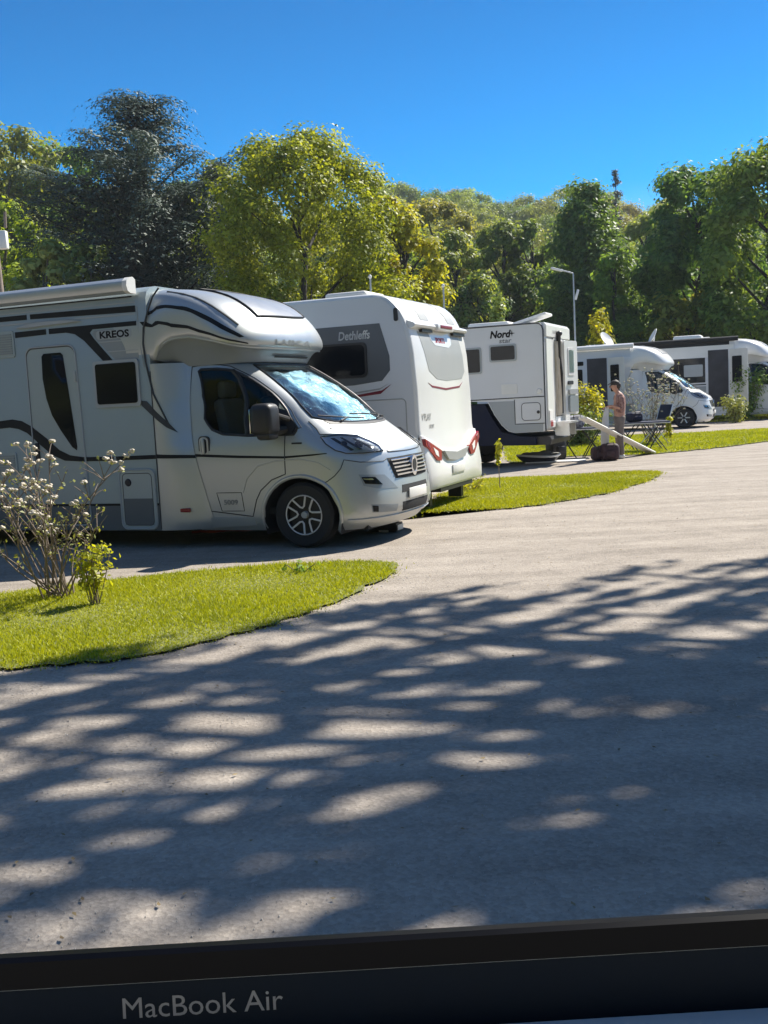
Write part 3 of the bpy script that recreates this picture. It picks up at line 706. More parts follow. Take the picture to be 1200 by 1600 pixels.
lk_ = MB(); lk_.lathe([(0, -.03), (.035, -.028), (.045, -.012)], 20, (-2.12, Y0, .74), 'Y'); obj('hatch_lock', lk_, M['black'], ht)
lg = MB(); lg.rbox((-1.42, fair(.55, .42)[1]-.01, .42), (.13, .03, .045), .01); obj('side_marker_light', lg, M['red'], mh)
lamp = MB(); lamp.prism([(-3.52, 2.545), (-3.35, 2.575), (-3.1, 2.59), (-2.8, 2.585), (-2.6, 2.56), (-2.8, 2.55), (-3.1, 2.545), (-3.35, 2.535)], lambda a, b, d: (a, Y0-d, b), 0, .03); obj('awning_light', lamp, M['trim'], mh)
# awning box
aw = MB()
pr = [(-.10, 2.80), (-.10, 2.94), (-.14, 2.965), (-.20, 2.955), (-.245, 2.92), (-.255, 2.87), (-.235, 2.82), (-.19, 2.80)]
aw.prism(pr, lambda a, b, d: (d, a, b), -7.0, -1.9); awo = obj('awning_box', aw, M['silver'], mh)
ac = MB(); ac.prism([(a*1.06+.012, 2.88+(b-2.88)*1.08) for a, b in pr], lambda a, b, d: (d, a, b), -1.9, -1.84); obj('awning_end_cap', ac, M['cream'], awo)
obj('gutter_line', surf_line(S1, [(-7, 2.79), (-1.9, 2.77)], .008, .002), M['stripe'], mh)
# roof fittings
for x0, y0, sx, sy, sz in ((-3.35, .8, .8, .7, .12), (-5.2, 1.3, .6, .6, .1)):
    rh = MB(); rh.rbox((x0, y0, 2.88+sz/2), (sx, sy, sz), .05, 3); obj('roof_hatch', rh, M['cream'], mh)
SKY = [(1.04, 2.82), (2.06, 2.82), (2.0, 2.50), (1.58, 2.475), (1.12, 2.45)]
obj('skylight', surf_patch(over, SKY, .012, (.08, .05), .03), M['solar'], mh)
obj('skylight_seal', surf_line(over, SKY, .010, .012, True), M['stripe'], mh)
obj('overcab_stripe', surf_patch(over, [(-.56, 2.44), (-.48, 2.42), (-.32, 2.245), (0, 2.165), (.28, 2.14), (.75, 2.12), (.73, 2.135), (.28, 2.165), (.01, 2.205), (-.30, 2.30), (-.48, 2.485), (-.56, 2.49)], .004, (.05, .05), .003), M['stripe'], mh)
obj('overcab_stripe', surf_patch(over, [(-.42, 2.58), (-.31, 2.595), (-.16, 2.59), (.02, 2.52), (.20, 2.42), (.40, 2.315), (.68, 2.20), (.60, 2.185), (.33, 2.26), (.11, 2.365), (-.01, 2.46), (-.19, 2.54), (-.31, 2.56), (-.42, 2.55)], .004, (.05, .05), .003), M['stripe'], mh)
for s_ in (0, 1):
    rg = [(.30, 2.78), (.40, 2.64), (.52, 2.48), (.68, 2.33)]
    if s_: rg = mir(rg)
    obj('overcab_ridge', surf_line(over, rg, .012, .0), M['seam'], mh)
text_mesh('brand_lettering', 'LAIKA', .085, lambda x, y, d: Vector(over(1.19+x*1.35, 2.125+y))+normal_at(over, 1.19+x*1.35, 2.125+y)*(.004+abs(d)), M['trim'], mh, .002, 0, .003, 1.7)
obj('overcab_vent', surf_patch(lambda u, t: Vector(over(u, 2.07)).lerp(Vector(cab(u, 1.985)), t)+Vector((0, 0, -.012)), [(1.3, .35), (1.9, .35), (1.9, .5), (1.3, .5)], 0, (.05, .2), .002, rim=False), M['dark'], mh)
text_mesh('sill_lettering', '5009', .075, lambda x, y, d: (-.97+x, cabx(-.97+x, .47+y)[1]-.002-abs(d), .47+y), M['hab_dark'], mh, .001, 0, .002, 1.2)
obj('cab_stripe', surf_patch(cabx, [(-1.28, 1.0), (-.75, .972), (-.2, .955), (.15, .975), (.30, .99), (.30, .998), (.1, .99), (-.2, .978), (-.75, 1.0), (-1.29, 1.03)], .003, (.1, .1), .003), M['stripe'], mh)
obj('fender_crease', surf_line(cabx, [(-.72, .60), (-.66, .75), (-.52, .88), (-.30, .93), (0, .94), (.2, .90), (.33, .82)], .007, .0), M['silver'], mh)
obj('fender_badge', surf_patch(cabx, [(-.10, 1.10), (.02, 1.10), (.02, 1.118), (-.10, 1.118)], .003, (.1, .1), .003), M['black'], mh)
se = surf_patch(cabx, [(-1.14, .22), (-.58, .25), (-.6, .33), (-1.16, .33)], .012, (.1, .1), .02); obj('sill', se, M['silver'], mh)
# ------------------------------------------------------------------ caravan (white, rear towards the camera)
o2 = Vector((.515, 13.43, 0))
cv = thing('caravan', 'white caravan with grey side graphics and red tail lights, between silver motorhome and truck camper', 'caravan', o2, RZ)
CW = 2.3
PR = [(.30, .10), (.42, .10), (.60, .075), (.80, .05), (.95, .03), (1.1, 0.0), (1.62, -.01), (2.12, -.04), (2.30, -.065), (2.44, -.10), (2.56, -.145), (2.67, -.20), (2.76, -.27), (2.83, -.35), (2.88, -.44), (2.905, -.56), (2.91, -.72)]
def crx(z): return lerp_tab([(a, b) for a, b in PR], z)
prof = [(x, z) for z, x in PR]+[(-5.2, 2.91), (-5.9, 2.6), (-6.3, 1.8), (-6.3, .5), (-6.1, .36), (0, .36)]
bmv = bmesh.new(); ed = .05
def cvsec(y, ins):
    out = []
    n = len(prof); cx_, cz_ = -3.0, 1.6
    for x, z in prof:
        out.append((x-ins*(1 if x > cx_ else -1), y, z-(ins if z > 1.2 else 0)))
    return out
cb = MB(); secs = []; 
for y, ins in ((0, .05), (.008, .028), (.025, .010), (.055, 0), (CW-.055, 0), (CW-.025, .010), (CW-.008, .028), (CW, .05)): secs.append(cvsec(y, ins))
n = len(prof); vs = [p for s_ in secs for p in s_]
cb.add(vs, [(i*n+k, i*n+(k+1) % n, (i+1)*n+(k+1) % n, (i+1)*n+k) for i in range(len(secs)-1) for k in range(n)]+[tuple(range(n)), tuple((len(secs)-1)*n+k for k in range(n))])
obj('body', cb, M['white'], cv, ang=30)
def cr(y, z): return (crx(z), y, z)          # rear face, u = y
def crr(t, y): # roof-rear curve by arc index for stripes
    return None
S2 = side_flat(-.001)
def sp2(name, poly, mt, off=.004, par=cv, step=(9, 9)): return obj(name, surf_patch(S2, poly, off, step, .003), mt, par, False)
sp2('side_panel', [(-6.2, .38), (-.02, .38), (-.02, 1.0), (-.05, 1.1), (-.06, 1.62), (-.09, 2.12), (-.15, 2.42), (-.25, 2.64), (-.38, 2.79), (-.50, 2.86), (-5.2, 2.86), (-5.85, 2.55), (-6.2, 1.8)], M['white_b'], .002)
gp = sp2('grey_graphic', [(-6.0, 2.50), (-.49, 2.52), (-.37, 2.09), (-.37, 1.90), (-.49, 1.77), (-.90, 1.73), (-6.0, 1.68)], M['grey_m'], .006)
sp2('red_line', [(-6, 1.55), (-.87, 1.57), (-.52, 1.60), (-.36, 1.72), (-.50, 1.645), (-.87, 1.60), (-6, 1.58)], M['redline'], .006)
sp2('grey_line', [(-6, 1.60), (-.87, 1.62), (-.53, 1.655), (-.40, 1.73), (-.52, 1.675), (-.87, 1.64), (-6, 1.62)], M['grey'], .006)
for (x0, x1) in ((-1.62, -.69), (-3.4, -2.1)):
    wf = MB(); wf.prism(rrect(x0, x1, 1.83, 2.29, .07), lambda a, b, d: (a, -d, b), 0, .025); w = obj('window', wf, M['black'], cv)
    wg = MB(); wg.prism(rrect(x0+.03, x1-.03, 1.86, 2.26, .06), lambda a, b, d: (a, -d, b), .02, .034); obj('pane', wg, M['dglass'], w)
text_mesh('side_lettering', 'Dethleffs', .155, lambda x, y, d: (-1.10+x, -.007-abs(d), 2.335+y), M['white'], cv, .001, .18, .004, .82)
hp = rrect(-1.35, -.17, .62, 1.52, .06)
obj('side_hatch_seam', surf_line(S2, hp, .007, .004, True), M['grey'], cv)
vm = MB(); vm.prism(rrect(-.28, -.225, 2.53, 2.70, .025), lambda a, b, d: (a, -d, b), 0, .02); obj('roof_grip', vm, M['black'], cv)
# rear panel: grey field, red logo, spoiler
obj('rear_grey_field', surf_patch(cr, [(.30, 2.40), (.44, 2.10), (.54, 1.88), (.82, 1.77), (1.2, 1.745), (1.9, 1.775), (2.05, 1.88), (2.03, 2.1), (1.95, 2.42)], .004, (.3, .05), .003), M['grey'], cv)
obj('logo_field', surf_patch(cr, [(.70, 2.42), (.76, 2.30), (.90, 2.23), (1.45, 2.21), (1.58, 2.26), (1.62, 2.42)], .007, (.3, .05), .003), M['white'], cv)
text_mesh('logo_lettering', 'SPORTS', .10, lambda x, y, d: (crx(2.27+y)+.009+abs(d), .93+x, 2.27+y), M['pinktext'], cv, .001, 0, .003, 1.1)
obj('rear_red_line', surf_patch(cr, [(.45, 1.72), (.60, 1.655), (1.15, 1.615), (1.75, 1.645), (1.92, 1.73), (1.75, 1.67), (1.15, 1.64), (.60, 1.68)], .004, (.3, .05), .003), M['redline'], cv)
text_mesh('model_lettering', "V'PLAY", .13, lambda x, y, d: (crx(1.22+y)+.004+abs(d), .10+x, 1.22+y), M['grey'], cv, .001, .1, .001, .9)
text_mesh('model_lettering', 'SPORT', .07, lambda x, y, d: (crx(1.1+y)+.004+abs(d), .38+x, 1.11+y), M['grey'], cv, .001, .1, .001, .9)
spo = MB(); 
spo.prism([(-.16, 2.545), (-.04, 2.505), (-.015, 2.48), (-.03, 2.45), (-.09, 2.43), (-.13, 2.45)], lambda a, b, d: (a, d, b), .06, CW-.06); so = obj('spoiler', spo, M['white'], cv)
for y0, y1 in ((.40, .80), (1.68, 2.2)):
    g_ = MB(); g_.bx(-.115, -.045, y0, y1, 2.395, 2.435); obj('spoiler_gap', g_, M['black'], so)
hb_ = MB(); hb_.rbox((-.03, 1.22, 2.475), (.08, .66, .10), .025); obj('camera_housing', hb_, M['white'], so)
bl = MB(); bl.rbox((.008, 1.22, 2.485), (.02, .48, .045), .008); obj('brake_light', bl, M['redline'], so)
def roofc(t, y):    # t = arc length along the rear-to-roof bend
    return None
arc = [(x, z) for z, x in PR if z >= 2.55]; 
def rb(y, s_):
    k = s_*(len(arc)-1); i = min(int(k), len(arc)-2); f_ = k-i
    return (arc[i][0]+(arc[i+1][0]-arc[i][0])*f_, y, arc[i][1]+(arc[i+1][1]-arc[i][1])*f_)
for y0, y1 in ((.62, .95), (1.75, 2.05)):
    obj('roof_stripe', surf_patch(lambda a, b: rb(a, b), [(y0, .02), (y1, .02), (y1-.05, .98), (y0-.05, .98)], .004, (.5, .09), .003), M['grey'], cv)
# bumper and lamps
bp = MB(); 
bpr = [(.105, .30), (.125, .34), (.125, .55), (.09, .80), (.055, .98), (.03, 1.02), (0, 1.03), (0, .30)]
bm_sec = []
bump = MB(); ys = [(-.012, .08), (0, .03), (.06, 0), (.4, 0), (.7, 0), (1.15, 0), (1.6, 0), (1.9, 0), (CW-.06, 0), (CW, .03), (CW+.012, .08)]
vs = []
for y, ins in ys:
    dip = .27*max(0, 1-abs((y-1.15)/1.02)**2.2)
    for x, z in bpr:
        vs.append((x-ins*(1 if x > .05 else 0), y, z if z < .6 else min(z, 1.05-dip) if z > .95 else z-dip*.7))
nb = len(bpr); bump.add(vs, [(i*nb+k, i*nb+(k+1) % nb, (i+1)*nb+(k+1) % nb, (i+1)*nb+k) for i in range(len(ys)-1) for k in range(nb)]+[tuple(range(nb)), tuple((len(ys)-1)*nb+k for k in range(nb))])
obj('rear_bumper', bump, M['white'], cv, ang=30)
def bx_(z, y): return .175-(.06 if z > .75 else 0)*(z-.75)/.2
for s_ in (0, 1):
    f_ = (lambda p: [(CW-a, b) for a, b in p]) if s_ else (lambda p: p)
    lp = MB(); lp.prism(f_([(0, .985), (.16, .93), (.56, .80), (.50, .665), (.34, .68), (.10, .83), (0, .90)]), lambda a, b, d: (d-.12*(b-.8), a, b), .03, .102); l = obj('tail_light', lp, M['red'], cv)
    lw = MB(); lw.prism(f_([(.24, .86), (.40, .80), (.40, .72), (.30, .76)]), lambda a, b, d: (d-.12*(b-.8), a, b), .08, .107); obj('reversing_light', lw, M['cream'], l)
    ld = MB(); ld.prism(f_([(.04, .955), (.13, .92), (.13, .84), (.05, .89)]), lambda a, b, d: (d-.12*(b-.8), a, b), .08, .106); obj('lamp_dark_section', ld, M['redline'], l)
gpnl = MB(); gpnl.prism([(.62, .79), (1.15, .745), (1.68, .79), (1.5, .66), (1.15, .63), (.8, .66)], lambda a, b, d: (d, a, b), .07, .122); obj('plate_light_panel', gpnl, M['grey'], cv)
npn = MB(); npn.rbox((.132, 1.15, .52), (.02, .52, .12), .006); obj('number_plate', npn, M['cream'], cv)
sk = MB(); sk.bx(-.1, .1, .45, 1.85, .24, .36); sk.bx(-.25, -.05, .4, .5, .05, .3); sk.bx(-.25, -.05, 1.75, 1.85, .05, .3); obj('chassis', sk, M['black'], cv)
wheel(cv, -2.6, .14, -1, parts=False, r=.33); wheel(cv, -2.6, CW-.14, 1, parts=False, r=.33)
rh = MB(); rh.rbox((-1.15, .75, 2.96), (.62, .7, .10), .04, 3); obj('roof_hatch', rh, M['cream'], cv)
rh = MB(); rh.rbox((-3.4, 1.0, 2.96), (.9, .7, .10), .04, 3); obj('roof_hatch', rh, M['cream'], cv)
# ------------------------------------------------------------------ truck camper and its truck
o3 = Vector((3.369, 20.765, 0)); W3 = 2.2
tc3 = thing('truck_camper', 'boxy white demountable camper with its rear door open above a ramp', 'camper', o3, RZ)
sp_ = [(0, .78), (0, 2.78), (-.02, 2.85), (-.06, 2.90), (-.13, 2.92), (-4.6, 2.92), (-4.9, 2.6), (-4.9, 1.75), (-3.6, 1.40), (-1.55, 1.40), (-1.22, 1.38), (-1.08, 1.10), (-.93, .88), (-.80, .76), (-.66, .72), (-.06, .73)]
b3 = MB(); b3.prism(sp_, lambda a, b, d: (a, d, b), 0, W3); obj('body', b3, M['white_b'], tc3, ang=25)
S3 = side_flat(0)
def sp3(name, poly, mt, off=.004, par=tc3): return obj(name, surf_patch(S3, poly, off, (9, 9), .003), mt, par, False)
sp3('grey_lower_panel', [(-1.20, 1.375), (-1.07, 1.10), (-.92, .88), (-.79, .765), (-.66, .725), (-.07, .735), (-.06, .90), (-.64, .90), (-.64, 1.375)], M['hab_dark'])
obj('panel_seam', surf_line(S3, [(-4.5, 1.40), (-.03, 1.44)], .01, .004), M['seam'], tc3)
obj('panel_seam', surf_line(S3, [(-.645, 1.40), (-.645, .90), (-.03, .90)], .008, .005), M['seam'], tc3)
obj('corner_trim', surf_line(S3, [(-.01, .74), (-.01, 2.76), (-.03, 2.84), (-.07, 2.89), (-.14, 2.91), (-4.5, 2.91)], .016, .0), M['seam'], tc3)
for x0, x1, z0, z1 in ((-1.14, -.57, 2.18, 2.53), (-1.80, -1.31, 1.96, 2.50), (-3.5, -2.7, 2.0, 2.5)):
    w = MB(); w.prism(rrect(x0, x1, z0, z1, .04), lambda a, b, d: (a, -d, b), 0, .02); f = obj('window', w, M['trim'], tc3)
    w = MB(); w.prism(rrect(x0+.035, x1-.035, z0+.035, z1-.035, .03), lambda a, b, d: (a, -d, b), .01, .028); obj('pane', w, M['dglass'], f)
text_mesh('side_lettering', 'Nord', .20, lambda x, y, d: (-1.12+x, -.002-abs(d), 2.67+y), M['stripe'], tc3, .001, .22, .008, .95)
text_mesh('side_lettering', 'star', .13, lambda x, y, d: (-.93+x, -.002-abs(d), 2.56+y), M['grey_m'], tc3, .001, .1, .001, 1.3)
st = MB(); cx_, cz_ = -.65, 2.74
st.add([(cx_+q*math.cos(R(a)), -.006, cz_+q*math.sin(R(a))) for a, q in ((0, .07), (45, .016), (90, .07), (135, .016), (180, .07), (225, .016), (270, .07), (315, .016))], [tuple(range(8))]); obj('star_mark', st, M['stripe'], tc3, False)
h_ = MB(); h_.prism(rrect(-.50, -.11, .97, 1.32, .07), lambda a, b, d: (a, -d, b), 0, .012); hh3 = obj('hatch', h_, M['white_b'], tc3)
obj('hatch_seam', surf_line(S3, rrect(-.50, -.11, .97, 1.32, .07), .007, .010, True), M['seam'], hh3)
l_ = MB(); l_.lathe([(0, -.03), (.03, -.026), (.035, -.01)], 16, (-.155, 0, 1.13), 'Y'); obj('hatch_lock', l_, M['black'], hh3)
v_ = MB(); v_.prism(rrect(-.91, -.58, 1.52, 1.72, .02), lambda a, b, d: (a, -d, b), 0, .012); obj('vent_cover', v_, M['cream'], tc3)
v_ = MB(); v_.lathe([(0, -.02), (.045, -.018), (.055, 0)], 18, (-.12, 0, 1.55), 'Y'); obj('filler_cap', v_, M['cream'], tc3)
# rear: frame, doorway, step
rw = MB(); rw.bx(.0, .03, .10, .72, .80, 2.60); obj('rear_panel', rw, M['white'], tc3)
tp = MB(); tp.prism([(0, 2.62), (.05, 2.64), (.05, 2.86), (.0, 2.92), (-.1, 2.925)], lambda a, b, d: (a, d, b), .04, W3-.04); obj('rear_top_moulding', tp, M['white'], tc3)
text_mesh('rear_lettering', 'NORDSTAR', .10, lambda x, y, d: (.052+abs(d), .55+x, 2.71+y), M['grey'], tc3, .001, 0, 0, 1.3)
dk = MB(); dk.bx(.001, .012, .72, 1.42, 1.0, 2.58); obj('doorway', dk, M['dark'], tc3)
fr = MB(); fr.bx(.0, .04, .68, .72, .98, 2.62); fr.bx(.0, .04, 1.42, 1.46, .98, 2.62); fr.bx(.0, .04, .72, 1.42, 2.58, 2.62); obj('door_frame', fr, M['cream'], tc3)
# curtain in the doorway: hanging ribbons
ct = MB()
for i in range(6):
    y = .76+i*.075
    pts = [(.05+.012*math.sin(i*2+k*.8), y+.018*math.sin(k*.7+i), 2.56-1.53*k/8) for k in range(9)]
    ct.tube(pts, [.026]+[.036+.006*math.sin(i+k) for k in range(8)], 6)
obj('door_curtain', ct, M['beige'], tc3)
ct = MB(); ct.tube([(.09, .92, 2.68), (.08, .95, 2.3), (.09, 1.12, 1.9), (.07, 1.15, 1.4), (.08, 1.12, 1.06)], [.05, .035, .03, .035, .03], 8); ct.ell((.1, .93, 2.72), (.07, .08, .06)); obj('curtain_tie', ct, M['black'], tc3)
# open door, hinged on the far side and swung out
dr_ = thing('_', None, None)
bpy.data.objects.remove(dr_)
ang = R(76)
def dmap(a, b, d):   # a along door from hinge, b height, d thickness
    hx, hy = .03, 1.46
    ux, uy = math.sin(R(12)), math.cos(R(12))
    return (hx+a*ux-d*uy*-1*0+d*ux*0+d*1.0, hy+a*uy, b)
dm = MB(); dm.prism(rrect(0, .66, 1.02, 2.60, .06), dmap, 0, .05); dor = obj('rear_door', dm, M['white'], tc3)
dm = MB(); dm.prism(rrect(.17, .48, 1.86, 2.45, .03), dmap, .045, .062); obj('door_window_frame', dm, M['cream'], dor)
dm = MB(); dm.prism(rrect(.21, .44, 1.92, 2.40, .02), dmap, .055, .068); obj('door_window_pane', dm, M['glassws'], dor)
dm = MB(); dm.prism(rrect(.12, .55, 1.07, 1.42, .05), dmap, .045, .10); obj('door_bin', dm, M['hab_dark'], dor)
dm = MB(); dm.prism(rrect(.12, .55, 1.45, 1.56, .04), dmap, .045, .10); obj('door_pocket', dm, M['grey'], dor)
dm = MB(); dm.prism(rrect(.12, .36, 1.66, 1.74, .03), dmap, .045, .08); obj('door_handle', dm, M['black'], dor)
tl = MB(); tl.bx(.03, .05, .14, .40, .80, 1.15); tlm = obj('tail_lamp_board', tl, M['cream'], tc3)
tl = MB(); tl.bx(.05, .06, .17, .36, .82, .94); obj('tail_lamp', tl, M['red'], tlm)
stp = MB(); stp.bx(.0, .35, .72, 1.42, .86, .90); stp.bx(.0, .3, .75, .78, .6, .88); stp.bx(.0, .3, 1.36, 1.39, .6, .88); obj('rear_step', stp, M['alu'], tc3)
for x0, y0, sx, sy, sz in ((-1.35, 1.1, .9, .9, .12),):
    rh = MB(); rh.rbox((x0, y0, 2.92+sz/2), (sx, sy, sz), .05, 3); obj('roof_hatch', rh, M['cream'], tc3)
rh = MB(); rh.rbox((-.50, 1.1, 3.06), (.75, .6, .06), .02, 2, Matrix.Rotation(R(-14), 3, 'Y')); rh.bx(-.6, -.56, 1.0, 1.2, 2.92, 3.05); obj('roof_vent_lid', rh, M['cream'], tc3)
# pickup underneath
tk = thing('pickup_truck', 'dark pickup truck mostly hidden in shade beneath the white truck camper', 'pickup truck', o3, RZ)
def tkp(name, poly, y0, y1, mt): m = MB(); m.prism(poly, lambda a, b, d: (a, d, b), y0, y1); return obj(name, m, mt, tk)
tkp('cargo_bed', [(-3.1, .5), (-3.1, 1.33), (-1.32, 1.33), (-1.18, 1.05), (-.98, .74), (-.6, .64), (-.25, .62), (-.25, .45)], .12, W3-.12, M['truckp'])
tkp('cab', [(-5.2, .45), (-5.2, 1.2), (-4.9, 1.34), (-3.15, 1.36), (-3.15, .45)], .14, W3-.14, M['truckp'])
tkp('rear_bumper', [(-.28, .45), (-.28, .62), (.02, .62), (.05, .55), (.02, .45)], .2, W3-.2, M['black'])
for x in (-1.9, -4.9):
    for y, s_ in ((.24, -1), (W3-.24, 1)):
        wheel(tk, x, y, s_, parts=False, r=.40)
# supporting legs of the camper
# ramp
rp = thing('ramp', 'long aluminium ramp sloping from the truck camper door down to the gravel', 'ramp', (0, 0, 0))
A_ = Vector(at(872, 655, .98)); A_ = Vector((4.22, 21.35, .95)); B_ = at(1018, 709); B_.z = .03
ax = (B_-A_).normalized(); sd_ = Vector((-ax.y, ax.x, 0)).normalized()
for s_ in (-.09, .09):
    rl = MB(); rl.tube([A_+sd_*s_, B_+sd_*s_], .026, 4); obj('ramp_rail', rl, M['cream'], rp)
tr = MB(); up = ax.cross(sd_) if ax.cross(sd_).z > 0 else -ax.cross(sd_)
tr.add([A_+sd_*-.08, A_+sd_*.08, B_+sd_*.08, B_+sd_*-.08, A_+sd_*-.08+up*.015, A_+sd_*.08+up*.015, B_+sd_*.08+up*.015, B_+sd_*-.08+up*.015], [(0, 1, 2, 3), (4, 5, 6, 7), (0, 1, 5, 4), (1, 2, 6, 5), (2, 3, 7, 6), (3, 0, 4, 7)])
obj('ramp_deck', tr, M['cream'], rp)
cl = MB()
for k in range(14):
    p = A_.lerp(B_, (k+.5)/14)+up*.024; cl.tube([p-sd_*.075, p+sd_*.075], .008, 4)
obj('ramp_cleats', cl, M['alu'], rp)

# ------------------------------------------------------------------ two motorhomes behind
def back_motorhome(loc, scale, label, dark_band, door_open):
    OV[0] = 0.0
    t = thing('motorhome', label, 'motorhome', loc, RZ, 'white motorhomes parked behind', scale)
    build_cab(t, M['white'], detail=False); build_over(t, M['white'], M['white_b'])
    m = MB(); m.prism(bodyp, lambda a, b, d: (d, a, b), -7.2, X1); obj('living_body', m, M['white_b'], t, ang=25)
    obj('side_fairing', fairing_grid(8, 20), M['white_b'], t, ang=80)
    def s(name, poly, mt, off=.004): return obj(name, surf_patch(S1, poly, off, (9, 9), .003), mt, t, False)
    a = MB(); a.prism([(p_[0], p_[1]+(-.02)) for p_ in pr], lambda a_, b_, d: (d, a_, b_), -7.1, -1.6); obj('awning_box', a, M['stripe'] if dark_band else M['white'], t)
    if dark_band:
        s('upper_band', [(-7.1, 2.30), (-1.75, 2.30), (-1.75, 2.66), (-7.1, 2.66)], M['white'], .006); s('roofside_dark_band', [(-7.1, 2.66), (-1.9, 2.66), (-1.9, 2.78), (-7.1, 2.78)], M['stripe'], .01); s('upper_band', [(-7.1, 2.26), (-1.75, 2.26), (-1.75, 2.30), (-7.1, 2.30)], M['white'], .006)
        for x0, x1 in ((-6.9, -2.72),):
            s('window_band', [(x0, 1.38), (x1, 1.38), (x1, 2.25), (x0, 2.25)], M['dglass'], .008)
        s('lower_band', [(-7.1, .25), (-2.7, .25), (-2.7, 1.25), (-7.1, 1.25)], M['hab_dark'], .005)
        s('beltline_stripe', [(-7.1, 1.29), (-2.7, 1.29), (-2.7, 1.33), (-7.1, 1.33)], M['stripe'], .006)
        w = MB(); w.prism(rrect(-3.45, -2.8, 1.6, 2.02, .04), lambda a_, b_, d: (a_, Y0-d, b_), .005, .02); obj('window_blind', w, M['trim'], t)
        dx = -2.0
    else:
        w = MB(); w.prism(rrect(-3.75, -3.36, 1.6, 2.15, .04), lambda a_, b_, d: (a_, Y0-d, b_), 0, .02); obj('window', w, M['dglass'], t)
        w = MB(); w.prism(rrect(-3.72, -3.32, 2.28, 2.42, .03), lambda a_, b_, d: (a_, Y0-d, b_), 0, .02); obj('window', w, M['dglass'], t)
        s('lower_band', [(-7.1, .25), (X1, .25), (X1, .9), (-7.1, .9)], M['hab_dark'], .005)
        dx = -2.58
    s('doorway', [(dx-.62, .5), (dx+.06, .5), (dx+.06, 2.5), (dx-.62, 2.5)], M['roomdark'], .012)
    if door_open:
        c0 = Vector((dx+.10, Y0, 0))
        def dmp(a_, b_, d): return (c0.x+a_*math.cos(R(-38))+d*.6, c0.y+a_*math.sin(R(-38)), b_)
        d_ = MB(); d_.prism(rrect(0, .78, .5, 2.5, .06), dmp, 0, .05); dd_ = obj('open_door', d_, M['cream'], t)
        d_ = MB(); d_.prism(rrect(.14, .54, 1.35, 2.25, .04), dmp, -.03, .005); d_.v = [(x_, y_-.02, z_) for x_, y_, z_ in d_.v]; obj('door_window', d_, M['dglass'], dd_)
    x0 = -.95
    rh = MB(); rh.rbox((-3.0, 1.0, 2.94), (.8, .8, .12), .05); obj('roof_hatch', rh, M['cream'], t)
    rh = MB(); rh.rbox((-2.1, .8, 2.93), (.5, .5, .09), .04); obj('roof_hatch', rh, M['cream'], t)
    obj('skylight', surf_patch(over, [(.98, 2.835), (PI-.98, 2.835), (PI-1.0, 2.5), (1.0, 2.5)], .012, (.2, .1), .02), M['solar'], t)
    return t
def dish(parent, x, y, z, tilt):
    d = MB(); n_ = Vector((math.cos(tilt), -.35, math.sin(tilt))).normalized(); q = n_.to_track_quat('Z', 'Y').to_matrix(); c = Vector((x, y, z+.27))
    prof_ = [(0, 0), (.12, .010), (.22, .036), (.30, .07), (.30, .08), (.22, .05), (.12, .025), (0, .015)]
    tmp = MB(); tmp.lathe(prof_, 24); d.add([q @ Vector(p)+c for p in tmp.v], tmp.f)
    o = obj('satellite_dish', d, M['cream'], parent)
    a = MB(); a.tube([(x-.05, y, z), c], .035, 8); a.rbox((x-.1, y, z+.04), (.7, .45, .10), .03); obj('dish_mount', a, M['cream'], o)
o4 = at(1064, 669); o4 = Vector((10.95, 36.9, 0))
# ---
m4 = back_motorhome(o4, 1.07, 'white motorhome with a clear blue windscreen and its side door open, right of the person', False, True)
dish(m4, -2.75, 1.0, 2.88, R(35))
o5 = far(1196, 42.0)+Vector((.92, -.39, 0))*.85
m5 = back_motorhome(o5, 1.17, 'furthest white motorhome with a dark roofside band and long dark window, at the right edge', True, True)
dish(m5, -4.6, .9, 2.88, R(150))
rh = MB(); rh.rbox((-3.4, 1.0, 2.99), (1.0, .8, .22), .08, 3); obj('roof_air_conditioner', rh, M['cream'], m5)
# ------------------------------------------------------------------ ground
def structure(name, mb, mt, smooth=True):
    o = obj(name, mb, mt, None, smooth, 60); o['kind'] = 'structure'; return o
def sstep(t): t = max(0, min(1, t)); return t*t*(3-2*t)
def hill_h(x, y):
    az = math.degrees(math.atan2(x, y)); d = math.hypot(x, y)
    ridge = 33+5*sstep((-az-2)/12)-8*sstep((az-10)/5)+2.2*math.sin(az*.55)+1.0*math.sin(az*1.7)
    return ridge*sstep((d-88)/150)
g = MB(); NR, NA = 40, 60; vs = []
rad = [0]+[90*(i/12) for i in range(1, 13)]+[90+(330-90)*(i/27)**1.2 for i in range(1, 28)]
g = MB()
xs = [-900, -400]+[-240+i*12 for i in range(41)]+[400, 900]; ys = [-300, -60, -10]+[i*10 for i in range(0, 9)]+[88+i*9 for i in range(30)]+[500, 900]
hv = lambda x, y: hill_h(x, y)-.012 if y > 0 else -.012
g.add([(x, y, hv(x, y)) for y in ys for x in xs], [(j*len(xs)+i, j*len(xs)+i+1, (j+1)*len(xs)+i+1, (j+1)*len(xs)+i) for j in range(len(ys)-1) for i in range(len(xs)-1)])
structure('ground', g, M['lawn'])
def flat(name, poly, z, mt, sub=None):
    m = MB(); m.add([(p[0], p[1], z) for p in poly], [tuple(range(len(poly)))]); return structure(name, m, mt, False)
rng = random.Random(5)
